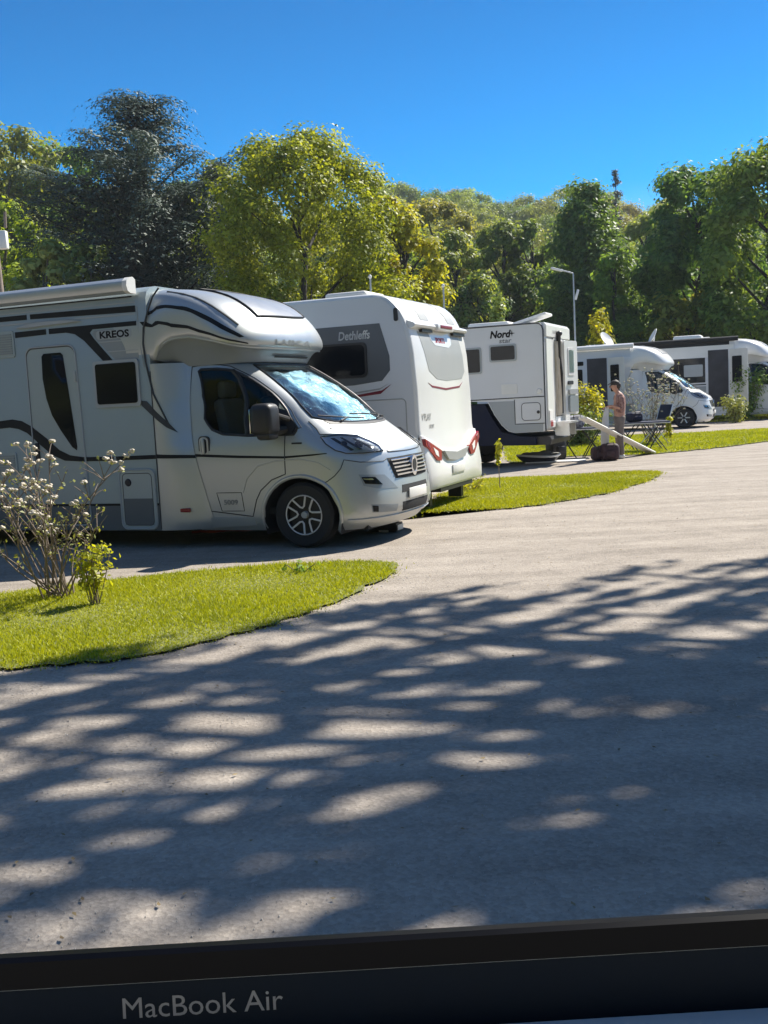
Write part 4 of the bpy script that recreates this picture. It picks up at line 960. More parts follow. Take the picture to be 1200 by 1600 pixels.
# worn road: big sheet in the foreground sweeping to the right, pads between the grass strips
rd = [(-60, -40), (60, -40), (90, 60), (26, 52), (19, 46.5), (14, 45.2), (4, 46), (-60, 70)]
flat('road', rd, -.006, M['road'])
def blob(pts, sub=8, amp=.03, seed=1):
    """closed smooth outline through points with a slightly ragged edge"""
    r_ = random.Random(seed); n = len(pts); out = []
    for i in range(n):
        p0, p1, p2, p3 = [Vector(pts[(i+k) % n]) for k in (-1, 0, 1, 2)]
        L = max(2, int((p2-p1).length/.12)); L = min(L, 60)
        for k in range(L):
            t = k/L
            q = .5*((2*p1)+(p2-p0)*t+(2*p0-5*p1+4*p2-p3)*t*t+(3*p1-p0-3*p2+p3)*t**3)
            out.append((q.x+r_.uniform(-amp, amp), q.y+r_.uniform(-amp, amp)))
    return out
def A2(px, py): p = at(px, py); return (p.x, p.y)
G1 = blob([A2(-330, 985), A2(-120, 948), A2(0, 930), A2(180, 907), A2(400, 886), A2(560, 880), A2(622, 884), A2(560, 926), A2(480, 958), A2(370, 992), A2(200, 1030), A2(0, 1046), A2(-200, 1056)], amp=.05)
G2 = blob([(0.2, 12.9), A2(690, 775), A2(745, 752), A2(860, 744), A2(1000, 738), A2(1034, 742), A2(960, 768), A2(840, 790), A2(720, 800), A2(640, 802), A2(560, 806)], amp=.05, seed=2)
G3 = blob([A2(796, 722), A2(850, 719), A2(900, 713), A2(1000, 711), A2(1090, 703), A2(1130, 699), A2(1200, 690), A2(1270, 683), A2(1270, 667), A2(1200, 670), A2(1130, 674), A2(1040, 678), A2(900, 684), A2(800, 690)], amp=.04, seed=3)
G4 = blob([A2(1040, 661), A2(1130, 659), A2(1200, 655), A2(1300, 649), A2(1300, 640), A2(1200, 643), A2(1100, 647), A2(1000, 650)], amp=.05, seed=4)
def tri_area(poly): return abs(_area(poly))
def inside(p, poly):
    x, y = p; c = False; j = len(poly)-1
    for i in range(len(poly)):
        if (poly[i][1] > y) != (poly[j][1] > y) and x < (poly[j][0]-poly[i][0])*(y-poly[i][1])/(poly[j][1]-poly[i][1])+poly[i][0]: c = not c
        j = i
    return c
def inside_np(X, Y, poly):
    c = np.zeros(len(X), bool); P = np.array(poly); j = len(P)-1
    for i in range(len(P)):
        if P[i][1] != P[j][1]:
            m = ((P[i][1] > Y) != (P[j][1] > Y)) & (X < (P[j][0]-P[i][0])*(Y-P[i][1])/(P[j][1]-P[i][1])+P[i][0]); c ^= m
        j = i
    return c
def tri_mesh(name, V, F, mt):
    me = bpy.data.meshes.new(name); V = np.asarray(V, np.float32); F = np.asarray(F, np.int32); k = F.shape[1]
    me.vertices.add(len(V)); me.vertices.foreach_set('co', V.ravel()); me.loops.add(F.size); me.loops.foreach_set('vertex_index', F.ravel())
    me.polygons.add(len(F)); me.polygons.foreach_set('loop_start', np.arange(0, F.size, k, dtype=np.int32)); me.update(calc_edges=True); me.validate()
    me.materials.append(mt); return me
def grass(name, poly, n, h, w, label, seed):
    r_ = np.random.default_rng(seed); P = np.array(poly); x0, y0 = P.min(0); x1, y1 = P.max(0)
    X = r_.uniform(x0-.2, x1+.2, n*3); Y = r_.uniform(y0-.2, y1+.2, n*3); w_ = .16*np.sin(X*3.1+np.sin(Y*4.3))*np.cos(Y*2.7+X); q_ = r_.exponential(.055, n*3); a_ = r_.uniform(0, 6.28, n*3); m = inside_np(X+w_*.5+q_*np.cos(a_), Y+w_*.35+q_*np.sin(a_), poly); X, Y = X[m][:n], Y[m][:n]
    k = len(X); a = r_.uniform(0, 2*np.pi, k); hh = h*r_.uniform(.5, 1.25, k)*(1+.35*np.sin(X*2.3+1)*np.cos(Y*2.9)); ww = w*r_.uniform(.7, 1.3, k); le = r_.uniform(.1, .8, k)*hh; b = r_.uniform(0, 2*np.pi, k)
    V = np.zeros((k, 4, 3)); dx, dy = np.cos(a)*ww/2, np.sin(a)*ww/2
    V[:, 0] = np.stack([X-dx, Y-dy, 0*X+.012], 1); V[:, 1] = np.stack([X+dx, Y+dy, 0*X+.012], 1)
    V[:, 2] = np.stack([X+le*np.cos(b)*.5+dx*.6, Y+le*np.sin(b)*.5+dy*.6, hh*.65], 1); V[:, 3] = np.stack([X+le*np.cos(b), Y+le*np.sin(b), hh], 1)
    F = np.arange(k*4).reshape(k, 4)
    me = tri_mesh(name, V.reshape(-1, 3), F, M['grass']); o = bpy.data.objects.new(name, me); col.objects.link(o)
    return tag(o, label, 'grass', kind='stuff')
flat('grass_ground', G1, .012, M['soil']); flat('grass_ground', G2, .012, M['soil']); flat('grass_ground', G3, .012, M['soil']); flat('grass_ground', G4, .012, M['soil'])
grass('grass', G1, 95000, .034, .008, 'bright yellow-green lawn in front of the silver motorhome', 1)
grass('grass', G2, 60000, .038, .013, 'green grass tongue beside the white caravan reaching into the gravel', 2)
grass('grass', G3, 55000, .05, .025, 'green grass strip under the camping tables in front of the white motorhome', 3)
grass('grass', G4, 12000, .08, .05, 'narrow far grass strip before the furthest motorhome', 4)
# loose stones: thicker along the edge of the lawn
r_ = np.random.default_rng(9); V = []; F = []
def pebble(x, y, s):
    o = len(V); a = r_.uniform(0, 6.28)
    for k in range(5): V.append((x+s*math.cos(a+k*1.256)*r_.uniform(.7, 1.2), y+s*math.sin(a+k*1.256)*r_.uniform(.7, 1.2), -.004))
    V.append((x+s*.2, y, s*r_.uniform(.5, .9)))
    for k in range(5): F.append((o+k, o+(k+1) % 5, o+5))
E1 = [p for p in G1]+[p for p in G2]
for p in E1:
    for _ in range(5):
        d = abs(r_.normal(0, .10)); a = r_.uniform(0, 6.28); x, y = p[0]+d*math.cos(a), p[1]+d*math.sin(a)
        if y > 4: pebble(x, y, r_.uniform(.004, .011))
for _ in range(7000):
    D = 2.4+r_.uniform(0, 1)**1.3*14; x = r_.uniform(-.42, .42)*D
    if not inside((x, D), G1): pebble(x, D, r_.uniform(.0012, .0035)*(.6+D*.12))
lr = np.random.default_rng(31); k_ = 900; LD_ = 2.6+lr.uniform(0, 1, k_)**.8*12; LX = lr.uniform(-.42, .42, k_)*LD_; ls_ = lr.uniform(.006, .016, k_); la = lr.uniform(0, 6.28, k_); LV = np.zeros((k_, 4, 3))
for q, (f1, f2) in enumerate(((1, 0), (0, .45), (-1, 0), (0, -.45))):
    LV[:, q, 0] = LX+ls_*(f1*np.cos(la)-f2*np.sin(la)); LV[:, q, 1] = LD_+ls_*(f1*np.sin(la)+f2*np.cos(la)); LV[:, q, 2] = .002+lr.uniform(0, .006, k_)
ml_ = tri_mesh('leaf_litter', LV.reshape(-1, 3), np.arange(k_*4).reshape(k_, 4), M['litter']); lo_ = bpy.data.objects.new('leaf_litter', ml_); col.objects.link(lo_); tag(lo_, 'small dry leaf and twig litter scattered on the road', 'leaf litter', kind='stuff')
me = tri_mesh('loose_stones', V, F, M['pebble']); o = bpy.data.objects.new('loose_stones', me); col.objects.link(o); tag(o, 'loose pale stones scattered over the road and along the lawn edge', 'gravel', kind='stuff')
# ------------------------------------------------------------------ trees and plants
def leaves(name, C, size, mt, seed, up=.35, aspect=1.0, N=None):
    """one small bent card per centre in C"""
    r_ = np.random.default_rng(seed); C = np.asarray(C); k = len(C)
    nrm = r_.normal(size=(k, 3)); nrm[:, 2] = np.abs(nrm[:, 2])+up
    if N is not None: nrm = nrm*.5+N*2.0
    nrm /= np.linalg.norm(nrm, axis=1)[:, None]
    a = np.cross(nrm, r_.normal(size=(k, 3))); a /= np.linalg.norm(a, axis=1)[:, None]+1e-9; b = np.cross(nrm, a)
    s = (size*r_.uniform(.6, 1.4, k))[:, None]
    V = np.zeros((k, 4, 3)); V[:, 0] = C-a*s*aspect; V[:, 1] = C-b*s*.5+nrm*s*.15; V[:, 2] = C+a*s*aspect; V[:, 3] = C+b*s*.5+nrm*s*.15
    return tri_mesh(name, V.reshape(-1, 3), np.arange(k*4).reshape(k, 4), mt)
def limb_pts(a, b, bend, rr, n=7):
    a, b = Vector(a), Vector(b); off = Vector((rr.uniform(-1, 1), rr.uniform(-1, 1), rr.uniform(.1, .8)))*bend
    return [a.lerp(b, k/(n-1))+off*math.sin(PI*k/(n-1)) for k in range(n)]
def tree_meshes(kind, H, Wd, base, nl, leaf, mt, bark, seed, clumps=46, lean=0.0, shape='round', asp=1.0, gap=1.0):
    """returns crown and trunk meshes of a tree H high with crown Wd wide starting at height base"""
    rr = random.Random(seed); r_ = np.random.default_rng(seed); cz = (H+base)/2; hz = (H-base)/2; cl = []
    tries = 0
    while len(cl) < clumps and tries < 5000:
        tries += 1
        u = rr.uniform(-1, 1); ph = rr.uniform(0, 2*PI)
        if shape == 'round': env = math.sqrt(max(0, 1-abs(u)**2.3))
        elif shape == 'cone': env = max(.04, (1-u)/2)**.72*(1 if u > -.85 else .75)
        elif shape == 'column': env = (1-abs(u)**4)*.9
        elif shape == 'bush': env = math.sqrt(max(0, 1-max(u, 0)**2))*(1 if u > -.6 else .85)
        q = rr.uniform(.45, 1)**.6*env*(1+.16*math.sin(ph*3+seed)+.10*math.sin(ph*5+u*4))
        c = Vector((Wd/2*q*math.cos(ph)+lean*(u+1), Wd/2*q*math.sin(ph), cz+hz*u))
        if any((c-d).length < Wd*.085*gap for d, _ in cl): continue
        cl.append((c, Wd*rr.uniform(.085, .16)*(1-.35*max(0, u) if shape == 'cone' else 1)))
    pts = []; nn = []
    per = max(8, nl//len(cl))
    for c, cr_ in cl:
        d = r_.normal(size=(per, 3)); d /= np.linalg.norm(d, axis=1)[:, None]; rad_ = cr_*r_.uniform(.25, 1, (per, 1))**.5*(1+.25*np.sin(7*d[:, :1]+5*d[:, 2:]))
        d2 = d*rad_; d2[:, 2] *= .9; pts.append(np.array(c)+d2); nn.append(d)
        m_ = per//3; t = r_.normal(size=(m_, 3)); t /= np.linalg.norm(t, axis=1)[:, None]; t *= cr_*r_.uniform(.9, 1.75, (m_, 1)); t[:, 2] *= .8; pts.append(np.array(c)+t); nn.append(t/ (np.linalg.norm(t, axis=1)[:, None]+1e-9))
    pts = np.concatenate(pts); nn = np.concatenate(nn)
    crown = leaves(kind+'_crown', pts, leaf, mt, seed, N=nn*.5, aspect=asp)
    tk_ = MB(); tr_ = H*.018+.05; topz = base+(H-base)*.72
    tk_.tube([(rr.uniform(-.1, .1)*k*.6+lean*k/6, rr.uniform(-.1, .1)*k*.6, topz*k/6-.1) for k in range(7)], [tr_*(1-.13*k) for k in range(7)], 8)
    for c, cr_ in cl[:min(len(cl), 22)]:
        z0 = max(base*.6, min(topz, c.z-Wd*.25-rr.uniform(0, .5)*hz*.4)); f_ = z0/topz
        P = limb_pts((lean*f_, 0, z0), c, .04*Wd, rr, 5); tk_.tube(P, [tr_*.32*(1-.85*k/4)+.008 for k in range(5)], 5)
    me = tk_.mesh(kind+'_trunk'); me.materials.append(bark); me.polygons.foreach_set('use_smooth', [True]*len(me.polygons))
    return crown, me
def put_tree(name, meshes, loc, label, cat='tree', group=None, rz=0, sc=1.0):
    t = thing(name, label, cat, loc, rz, group)
    t.scale = sc if hasattr(sc, '__len__') else (sc,)*3
    for nm, me in (('crown', meshes[0]), ('trunk', meshes[1])):
        o = bpy.data.objects.new(nm, me); col.objects.link(o); o.parent = t
    return t
def single(name, label, px, top, D, wpx, base_m, nl, leaf, mt, bark, seed, shape='round', clumps=46, cat='tree', group=None, asp=1.0, gap=1.0):
    loc = far(px, D); loc.z = hill_h(loc.x, loc.y)-.05; H = top_z(px, top, D)-loc.z; Wd = wpx*D/FPX
    return put_tree(name, tree_meshes(name, H, Wd, base_m, nl, leaf, mt, bark, seed, clumps, 0, shape, asp, gap), loc, label, cat, group)
# big cedar: flat spreading tiers of needles
def cedar(loc, H, Wd, seed):
    rr = random.Random(seed); r_ = np.random.default_rng(seed); t = thing('cedar_tree', 'very tall dark blue-green cedar with flat spreading tiers behind the silver motorhome', 'tree', loc)
    tk_ = MB(); tk_.tube([(.1*math.sin(k), .1*math.cos(k*1.3), H*.96*k/10-.1) for k in range(11)], [.50*(1-.09*k)+.02 for k in range(11)], 10)
    pts = []; 
    def env(f): # relative half width at height fraction
        return lerp_tab([(0, .9), (.2, 1.0), (.45, 1.0), (.62, 1.0), (.80, 1.0), (.855, .90), (.88, .36), (.91, .33), (.95, .37), (.985, .30), (1, .12)], f)
    nt_ = 17
    for i in range(nt_):
        f0 = .07+.92*i/(nt_-1); nb_ = 11 if f0 < .78 else 10
        for j in range(nb_):
            f_ = min(.995, f0+rr.uniform(-.010, .010)); ph = 2*PI*(j+rr.random()*.8)/nb_+i*.7
            L = Wd/2*env(f_)*rr.uniform(.62, 1.06); z0 = f_*H-L*(.22 if f_ < .87 else .08); zt = f_*H+L*rr.uniform(-.02, .07)
            s0 = Vector((0, 0, max(.5, z0-L*.25))); e = Vector((L*math.cos(ph), L*math.sin(ph), zt))
            P = limb_pts(s0, e, .05*L, rr, 6); tk_.tube(P, [.12*(1-.17*k)*(.45+.55*(1-f_)) for k in range(6)], 5)
            ns = max(3, int(L*2.7))
            for s_ in range(ns):
                q = .25+.78*(s_+rr.random()*.6)/ns; c = s0.lerp(e, q)+Vector((0, 0, .05*L*math.sin(PI*q))); side = rr.choice((-1, 1))*rr.uniform(.1, .5)*L*.38*(1.15-q)
                c = c+Vector((-math.sin(ph), math.cos(ph), 0))*side
                n_ = 120 if f_ < .84 else 120; d = r_.normal(size=(n_, 3))*np.array([.38, .38, .035]); ax_ = np.array([math.cos(ph), math.sin(ph), 0]); 
                d += np.outer(d @ ax_, ax_)*.7; d[:, 2] -= .30*(d[:, 0]**2+d[:, 1]**2)
                pts.append(np.array(c)+d)
    pts = np.concatenate(pts)
    me = leaves('cedar_crown', pts, .068, M['lf_cedar'], seed, up=1.2, aspect=1.2); o = bpy.data.objects.new('crown', me); col.objects.link(o); o.parent = t
    obj('trunk', tk_, M['bark_d'], t)
lc = far(248, 48); cedar(lc, top_z(248, 147, 48), 345*48/FPX, 11)
# bright maple and neighbours
single('maple_tree', 'broad sunlit yellow-green maple behind the caravan roof', 484, 218, 43, 270, 1.6, 60000, .095, M['lf_maple'], M['bark_d'], 21, 'round', 74, asp=.8)
single('bushy_tree', 'low bright yellow-green bushy tree at the right foot of the maple', 640, 335, 47, 120, .6, 15000, .11, M['lf_bright'], M['bark_d'], 22, 'bush', 40)
single('yellow_tree', 'bright yellow tree crown showing between the maple and the forest', 600, 300, 50, 95, 3.0, 10000, .12, M['lf_bright'], M['bark_d'], 23, 'round', 34)
single('thin_tree', 'grey-green wispy tree rising above the right shoulder of the maple', 590, 232, 62, 80, 5, 6000, .14, M['lf_olive'], M['bark_d'], 24, 'column', 26)
single('leafy_tree', 'tall sunny leafy tree at the left edge of the photo', 38, 208, 78, 190, 5, 24000, .20, M['lf_olive'], M['bark'], 25, 'round', 60)
single('leafy_tree', 'green leafy tree at the left, partly behind the cedar', 120, 232, 82, 140, 4, 18000, .20, M['lf_green'], M['bark'], 26, 'round', 50)
single('leafy_tree', 'yellowish young tree behind the wooden pole at the left edge', 25, 330, 52, 150, 1.5, 16000, .14, M['lf_maple'], M['bark'], 27, 'round', 46)
single('shrub', 'tall pale-leaved shrub beside the wooden pole, above the motorhome roof', 85, 378, 44, 110, .5, 5000, .17, M['lf_pale'], M['bark'], 28, 'bush', 30, 'shrub')
single('shrub', 'dark green shrub under the cedar, above the motorhome roof', 150, 392, 43, 110, .5, 4500, .16, M['lf_dark'], M['bark'], 29, 'bush', 30, 'shrub')
single('leafy_tree', 'yellow-green tree showing between cedar and maple', 372, 262, 60, 90, 3, 10000, .15, M['lf_maple'], M['bark'], 30, 'round', 34)
single('conical_tree', 'dark green cone-shaped tree behind the street lamp', 925, 283, 62, 205, 1.0, 46000, .13, M['lf_dark'], M['bark_d'], 31, 'cone', 130)
single('leafy_tree', 'lighter green tree at the right foot of the cone-shaped tree', 965, 398, 56, 72, 1, 11000, .12, M['lf_green'], M['bark_d'], 32, 'column', 34)
single('dark_tree', 'large dark leafy tree right of the lamp, left of two', 1095, 262, 58, 170, 1.5, 30000, .15, M['lf_dark'], M['bark_d'], 33, 'round', 74)
single('dark_tree', 'large leafy tree cut by the right edge of the photo', 1200, 238, 52, 190, 1.5, 30000, .14, M['lf_green'], M['bark_d'], 34, 'round', 74)
single('shrub', 'brownish olive shrub above the roofs of the two far motorhomes', 1078, 462, 56, 120, .4, 6000, .17, M['lf_gold'], M['bark_d'], 35, 'bush', 36, 'shrub')
single('golden_tree', 'golden spring tree right of the maple', 694, 318, 84, 128, 4, 20000, .17, M['lf_gold'], M['bark'], 36, 'round', 50)
single('forest_tree', 'green tree between the golden tree and the cone-shaped tree', 770, 366, 76, 84, 2, 14000, .16, M['lf_olive'], M['bark_d'], 37, 'column', 40)
single('forest_tree', 'green tree just left of the cone-shaped tree', 838, 352, 74, 80, 2, 14000, .16, M['lf_green'], M['bark_d'], 38, 'column', 40)
single('forest_tree', 'olive tree behind, right of the cone-shaped tree', 1015, 332, 86, 90, 3, 14000, .18, M['lf_olive'], M['bark_d'], 39, 'round', 40)
# forest edge: slim trees in a row
slim = [tree_meshes('slim', 12, 4.6, 2.5, 8000, .15, M['lf_green'], M['bark_d'], 50, 30, 0, 'column'), tree_meshes('slim', 12, 5.2, 2.0, 8000, .15, M['lf_olive'], M['bark_d'], 51, 30, 0, 'column'), tree_meshes('slim', 11, 5.0, 1.0, 8000, .15, M['lf_dark'], M['bark_d'], 52, 30, 0, 'round')]
rr = random.Random(77)
for i, px in enumerate(range(-60, 1290, 48)):
    D = rr.uniform(68, 86); p = far(px+rr.uniform(-12, 12), D)
    put_tree('forest_edge_tree', slim[i % 3], p, ['slim green tree in the row along the foot of the wooded hill', 'slim olive tree in the row along the foot of the wooded hill', 'round dark tree in the row along the foot of the wooded hill'][i % 3], 'tree', ['slim green trees along the foot of the hill', 'slim olive trees along the foot of the hill', 'round dark trees along the foot of the hill'][i % 3], rr.uniform(0, 6), rr.uniform(.8, 1.12))
# hill forest
hv_ = [tree_meshes('hill', 11, 9.0, .8, 15000, .17, M[k], M['bark_d'], 60+i, 52) for i, k in enumerate(('lf_olive', 'lf_gold', 'lf_green', 'lf_dark', 'lf_olive'))]
names = ['olive', 'golden', 'green', 'dark green', 'pale olive']
pos = []; tr_ = 0
while len(pos) < 250 and tr_ < 30000:
    tr_ += 1; D = 96+150*rr.random()**.85; px = rr.uniform(-90, 1290); p = far(px, D)
    if any((p-q).length < 6.2 for q in pos): continue
    pos.append(p)
for i, p in enumerate(pos):
    k = rr.choices(range(5), (3, 3, 3, 2, 3))[0]; p.z = hill_h(p.x, p.y)-.3
    put_tree('hill_tree', hv_[k], p, 'round %s tree in the forest covering the hill' % names[k], 'tree', '%s trees of the hill forest' % names[k], rr.uniform(0, 6), rr.uniform(.85, 1.15))
# lone spruce on the ridge
def spruce(loc, H, W_, seed):
    rr = random.Random(seed); r_ = np.random.default_rng(seed); t = thing('spruce_tree', 'lone thin spruce top sticking out above the ridge', 'tree', loc)
    tk_ = MB(); tk_.tube([(0, 0, -.2), (0, 0, H)], [.25, .03], 6); pts = []
    for i in range(24):
        for j in range(5):
            f_ = min(.99, .25+.75*(i+rr.random())/24); ph = rr.uniform(0, 6.28); L = W_/2*(1.05-f_)*1.5*rr.uniform(.6, 1.1); z = f_*H
            tk_.tube([(0, 0, z), (L*math.cos(ph), L*math.sin(ph), z-.12*L)], [.05, .015], 4)
            for s_ in range(5):
                q = (s_+.6)/5; pts.append(np.array([L*q*math.cos(ph), L*q*math.sin(ph), z-.12*L*q])+r_.normal(size=(6, 3))*[.16, .16, .10])
    o = bpy.data.objects.new('crown', leaves('spruce_crown', np.concatenate(pts), .13, M['lf_cedar'], seed, up=.6)); col.objects.link(o); o.parent = t
    obj('trunk', tk_, M['bark_d'], t)
ls = far(970, 125); ls.z = hill_h(ls.x, ls.y); spruce(ls, top_z(970, 264, 125)-ls.z, 5.5, 3)

# spreading tree outside the right of the frame: throws the dappled shade over the road
SH = Vector((_sv.x, _sv.y, 0)).normalized()/math.tan(R(SUN_EL))
def shade_tree():
    t = thing('spreading_tree', 'spreading tree just outside the right of the frame that shades the road', 'tree', (9.6, 7.4, 0))
    rr = random.Random(4); r_ = np.random.default_rng(4); base = Vector((9.6, 7.4, 0))
    tk_ = MB(); tk_.tube([(0, 0, -.1), (-.1, .1, 2), (-.3, .1, 4), (-.6, .2, 6), (-1.0, .3, 8)], [.42, .36, .32, .26, .16], 10)
    cl = []
    tries = 0
    while len(cl) < 350 and tries < 14000:
        tries += 1
        y = rr.uniform(.6, 9.2); x = rr.uniform(-.46*y-.7, .42*y+1.2)
        # far edge of the shade as seen in the photograph
        edge = lerp_tab([(-2.8, 5.6), (-1.6, 6.6), (-.3, 7.6), (1.2, 8.3), (3.3, 8.9)], x)
        if y > edge-.1: continue
        ua, va = x*.77+y*.64, -x*.64+y*.77
        if math.sin(va*9.5+1.5*math.sin(ua*1.5))+.7*math.sin(ua*2.3+va*2.1+.6)+.7*math.sin(va*17-ua*1.9) > (.02 if x < -.2 else -.12): continue
        z = rr.uniform(7.2, 9.6); c = Vector((x, y, 0))+SH*z; c.z = z
        v = c-Vector((0, 0, CAM_H)); el = math.degrees(math.atan2(v.z, v.y*1.0)); 
        if el < 23.5 and abs(v.x/v.y) < .40: continue
        if any((c-d).length < .22 for d in cl): continue
        cl.append(c)
    pts = []
    for c in cl:
        n_ = 34; d = r_.normal(size=(n_, 3))*np.array([.30, .05, .08]); a_ = rr.uniform(-.2, .2)+R(41); cs, sn = math.cos(a_), math.sin(a_)
        d = np.stack([d[:, 0]*cs-d[:, 1]*sn, d[:, 0]*sn+d[:, 1]*cs, d[:, 2]], 1); pts.append(np.array(c-base)+d)
    o = bpy.data.objects.new('crown', leaves('spreading_crown', np.concatenate(pts), .095, M['lf_green'], 4, up=.6)); col.objects.link(o); o.parent = t
    for i, c in enumerate(cl):
        if i % 3 == 0:
            P = limb_pts((-.3-rr.random()*.6, .2, rr.uniform(4.5, 7.5)), c-base, .5, rr, 7); tk_.tube(P, [.10*(1-.13*k)+.012 for k in range(7)], 5)
    obj('trunk', tk_, M['bark'], t)
shade_tree()

# unseen belt of trees added behind the viewer to darken window and paint reflections
for i in range(26):
    a = R(-250+i*6.6*1.0+10); rad_ = 27+4*math.sin(i*2.1)
    x, y = rad_*math.cos(R(172+i*7.6)), rad_*math.sin(R(172+i*7.6))
    put_tree('unseen_reflection_tree', hv_[(i*2) % 5], Vector((x, y, 0)), 'unseen round tree added behind the viewer to darken reflections', 'tree', 'unseen trees added behind the viewer', i*1.3, (1.0, 1.0, .95))
# ------------------------------------------------------------------ plants near the vehicles
def flower_bush(loc, H, label, seed, nst=24, nfl=150, group=None):
    rr = random.Random(seed); t = thing('flowering_shrub', label, 'shrub', loc, 0, group); st = MB(); fl = MB(); lf = []
    tips = []
    for i in range(nst):
        ph = rr.uniform(0, 6.28); sp = rr.uniform(.15, .62)*H*.8; b = Vector((rr.uniform(-.12, .12), rr.uniform(-.12, .12), -.02)); h = H*rr.uniform(.45, 1)*(1-.35*sp/H)
        e = Vector((sp*math.cos(ph), sp*math.sin(ph), h)); P = limb_pts(b, e, .09*H, rr, 8); st.tube(P, [.0088*(1-.09*k) for k in range(8)], 5)
        for k in range(3, 8):
            for _ in range(2):
                a = P[k]; d = Vector((rr.uniform(-1, 1), rr.uniform(-1, 1), rr.uniform(.3, 1.4))).normalized()*rr.uniform(.06, .2)*H*.75
                q = a+d*.5+Vector((0, 0, .01)); st.tube([a, q, a+d], [.0045, .0035, .0025], 4); tips.append(a+d)
        tips.append(P[-1])
    rr.shuffle(tips); tips.sort(key=lambda p: -(p.z+rr.uniform(0, .6)*H))
    for p in tips[:nfl]:
        for _ in range(5): fl.ell(p+Vector((rr.uniform(-.022, .022), rr.uniform(-.022, .022), rr.uniform(-.008, .014))), (rr.uniform(.013, .021),)*2+(.012,), 6, 4)
    obj('stems', st, M['twig'], t); obj('blossoms', fl, M['blossom'], t)
    r_ = np.random.default_rng(seed); C = np.concatenate([np.array(p)+r_.normal(size=(2, 3))*.02 for p in tips])
    o = bpy.data.objects.new('leaves', leaves('shrub_leaves', C, .018, M['lf_pale'], seed)); col.objects.link(o); o.parent = t
    return t
def leaf_bush(name, loc, H, W_, nl, leaf, mt, label, seed, stems=9, lo=.35, cat='shrub'):
    rr = random.Random(seed); r_ = np.random.default_rng(seed); t = thing(name, label, cat, loc); st = MB(); C = []
    for i in range(stems):
        ph = rr.uniform(0, 6.28); sp = rr.uniform(.1, .5)*W_; e = Vector((sp*math.cos(ph), sp*math.sin(ph), H*rr.uniform(.75, .98)))
        P = limb_pts((rr.uniform(-.03, .03), rr.uniform(-.03, .03), -.02), e, .08*H, rr, 7); st.tube(P, [max(.004, H*.010*(1-.12*k)) for k in range(7)], 5)
        for k in range(nl//stems):
            q = rr.uniform(lo, 1); kk = q*6; j = min(int(kk), 5); p = P[j].lerp(P[j+1], kk-j); C.append(np.array(p)+r_.normal(size=3)*W_*.10)
    obj('stems', st, M['twig'], t); o = bpy.data.objects.new('leaves', leaves('leaves', C, leaf, mt, seed)); col.objects.link(o); o.parent = t
    return t
flower_bush(at(92, 934), 1.42, 'leggy bare-stemmed shrub with cream flower heads on the front lawn', 5, 24, 75)
leaf_bush('low_shrub', at(150, 946), .50, .34, 420, .026, M['lf_bright'], 'small yellow-green leafy shrub on the front lawn', 6, 11)
leaf_bush('young_tree', at(784, 765), .88, .2, 90, .045, M['lf_bright'], 'thin yellow-green sapling on the grass beside the caravan', 7, 1, .5, 'sapling')
leaf_bush('low_plant', at(735, 768), .2, .6, 160, .035, M['lf_bright'], 'low yellow-green plant at the foot of the caravan bumper', 8, 10, .2, 'plant')
flower_bush(at(990, 700)+Vector((1.0, 2.2, 0)), 2.2, 'white-flowering shrub in front of the door of the right motorhome', 12, 30, 240)
leaf_bush('green_bush', far(905, 30.5), 1.75, 1.3, 2400, .06, M['lf_bright'], 'bright green bush between the truck camper and the person', 13, 16, .25)
leaf_bush('dark_bush', far(907, 28.5), .95, 1.9, 2400, .05, M['lf_dark'], 'dark low bush behind the ramp', 14, 20, .05)
leaf_bush('young_tree', at(1046, 698), .8, .35, 200, .05, M['lf_bright'], 'yellow-green sapling on the grass in front of the right motorhome wheel', 15, 2, .35, 'sapling')
leaf_bush('green_bush', at(1165, 656), 2.1, 1.7, 2600, .07, M['lf_green'], 'green bush in front of the open door of the furthest motorhome', 16, 16, .15)
leaf_bush('green_bush', at(1150, 660), 1.0, 1.2, 1200, .06, M['lf_pale'], 'pale low bush left of the green bush by the furthest motorhome', 17, 12, .1)
leaf_bush('young_tree', far(772, 36), top_z(772, 440, 36), .9, 620, .10, M['lf_pale'], 'pale slender young tree rising behind the truck camper roof', 18, 2, .6, 'sapling')
leaf_bush('young_tree', far(935, 40), top_z(932, 478, 40), 1.3, 900, .10, M['lf_bright'], 'yellow-green young tree behind the satellite dish', 19, 3, .6, 'sapling')
leaf_bush('weed', at(470, 895), .10, .3, 60, .03, M['lf_green'], 'small weed tuft on the back edge of the front lawn', 40, 6, .1, 'plant')
# ------------------------------------------------------------------ poles and lamp
p = far(901, 42); lt = thing('street_lamp', 'tall thin grey street lamp with a short arm, before the cone-shaped tree', 'street lamp', p)
H = top_z(901, 427, 42); m = MB(); m.tube([(0, 0, 0), (0, 0, H)], [.05, .03], 10); obj('pole', m, M['post'], lt)
m = MB(); m.tube([(0, 0, H), (-.3, 0, H+.10), (-.45, 0, H+.14)], .03, 8); obj('arm', m, M['post'], lt)
m = MB(); m.rbox((-.66, 0, H+.19), (.5, .2, .08), .03, 2, Matrix.Rotation(R(16), 3, 'Y')); obj('lamp_head', m, M['cream'], lt)
m = MB(); m.rbox((.12, 0, H-.85), (.10, .05, .42), .02, 2, Matrix.Rotation(R(18), 3, 'Y')); m.tube([(0, 0, H-1.0), (.1, 0, H-.98)], .02, 6); obj('side_antenna', m, M['cream'], lt)
p = far(25, 27); H = top_z(0, 338, 27); up_ = thing('wooden_pole', 'weathered wooden pole with a white box at the left edge', 'pole', p); up_.rotation_euler = (0, R(-1.5), 0)
m = MB(); m.tube([(0, 0, 0), (0, 0, H-.4)], [.12, .10], 12); obj('pole', m, M['wood'], up_)
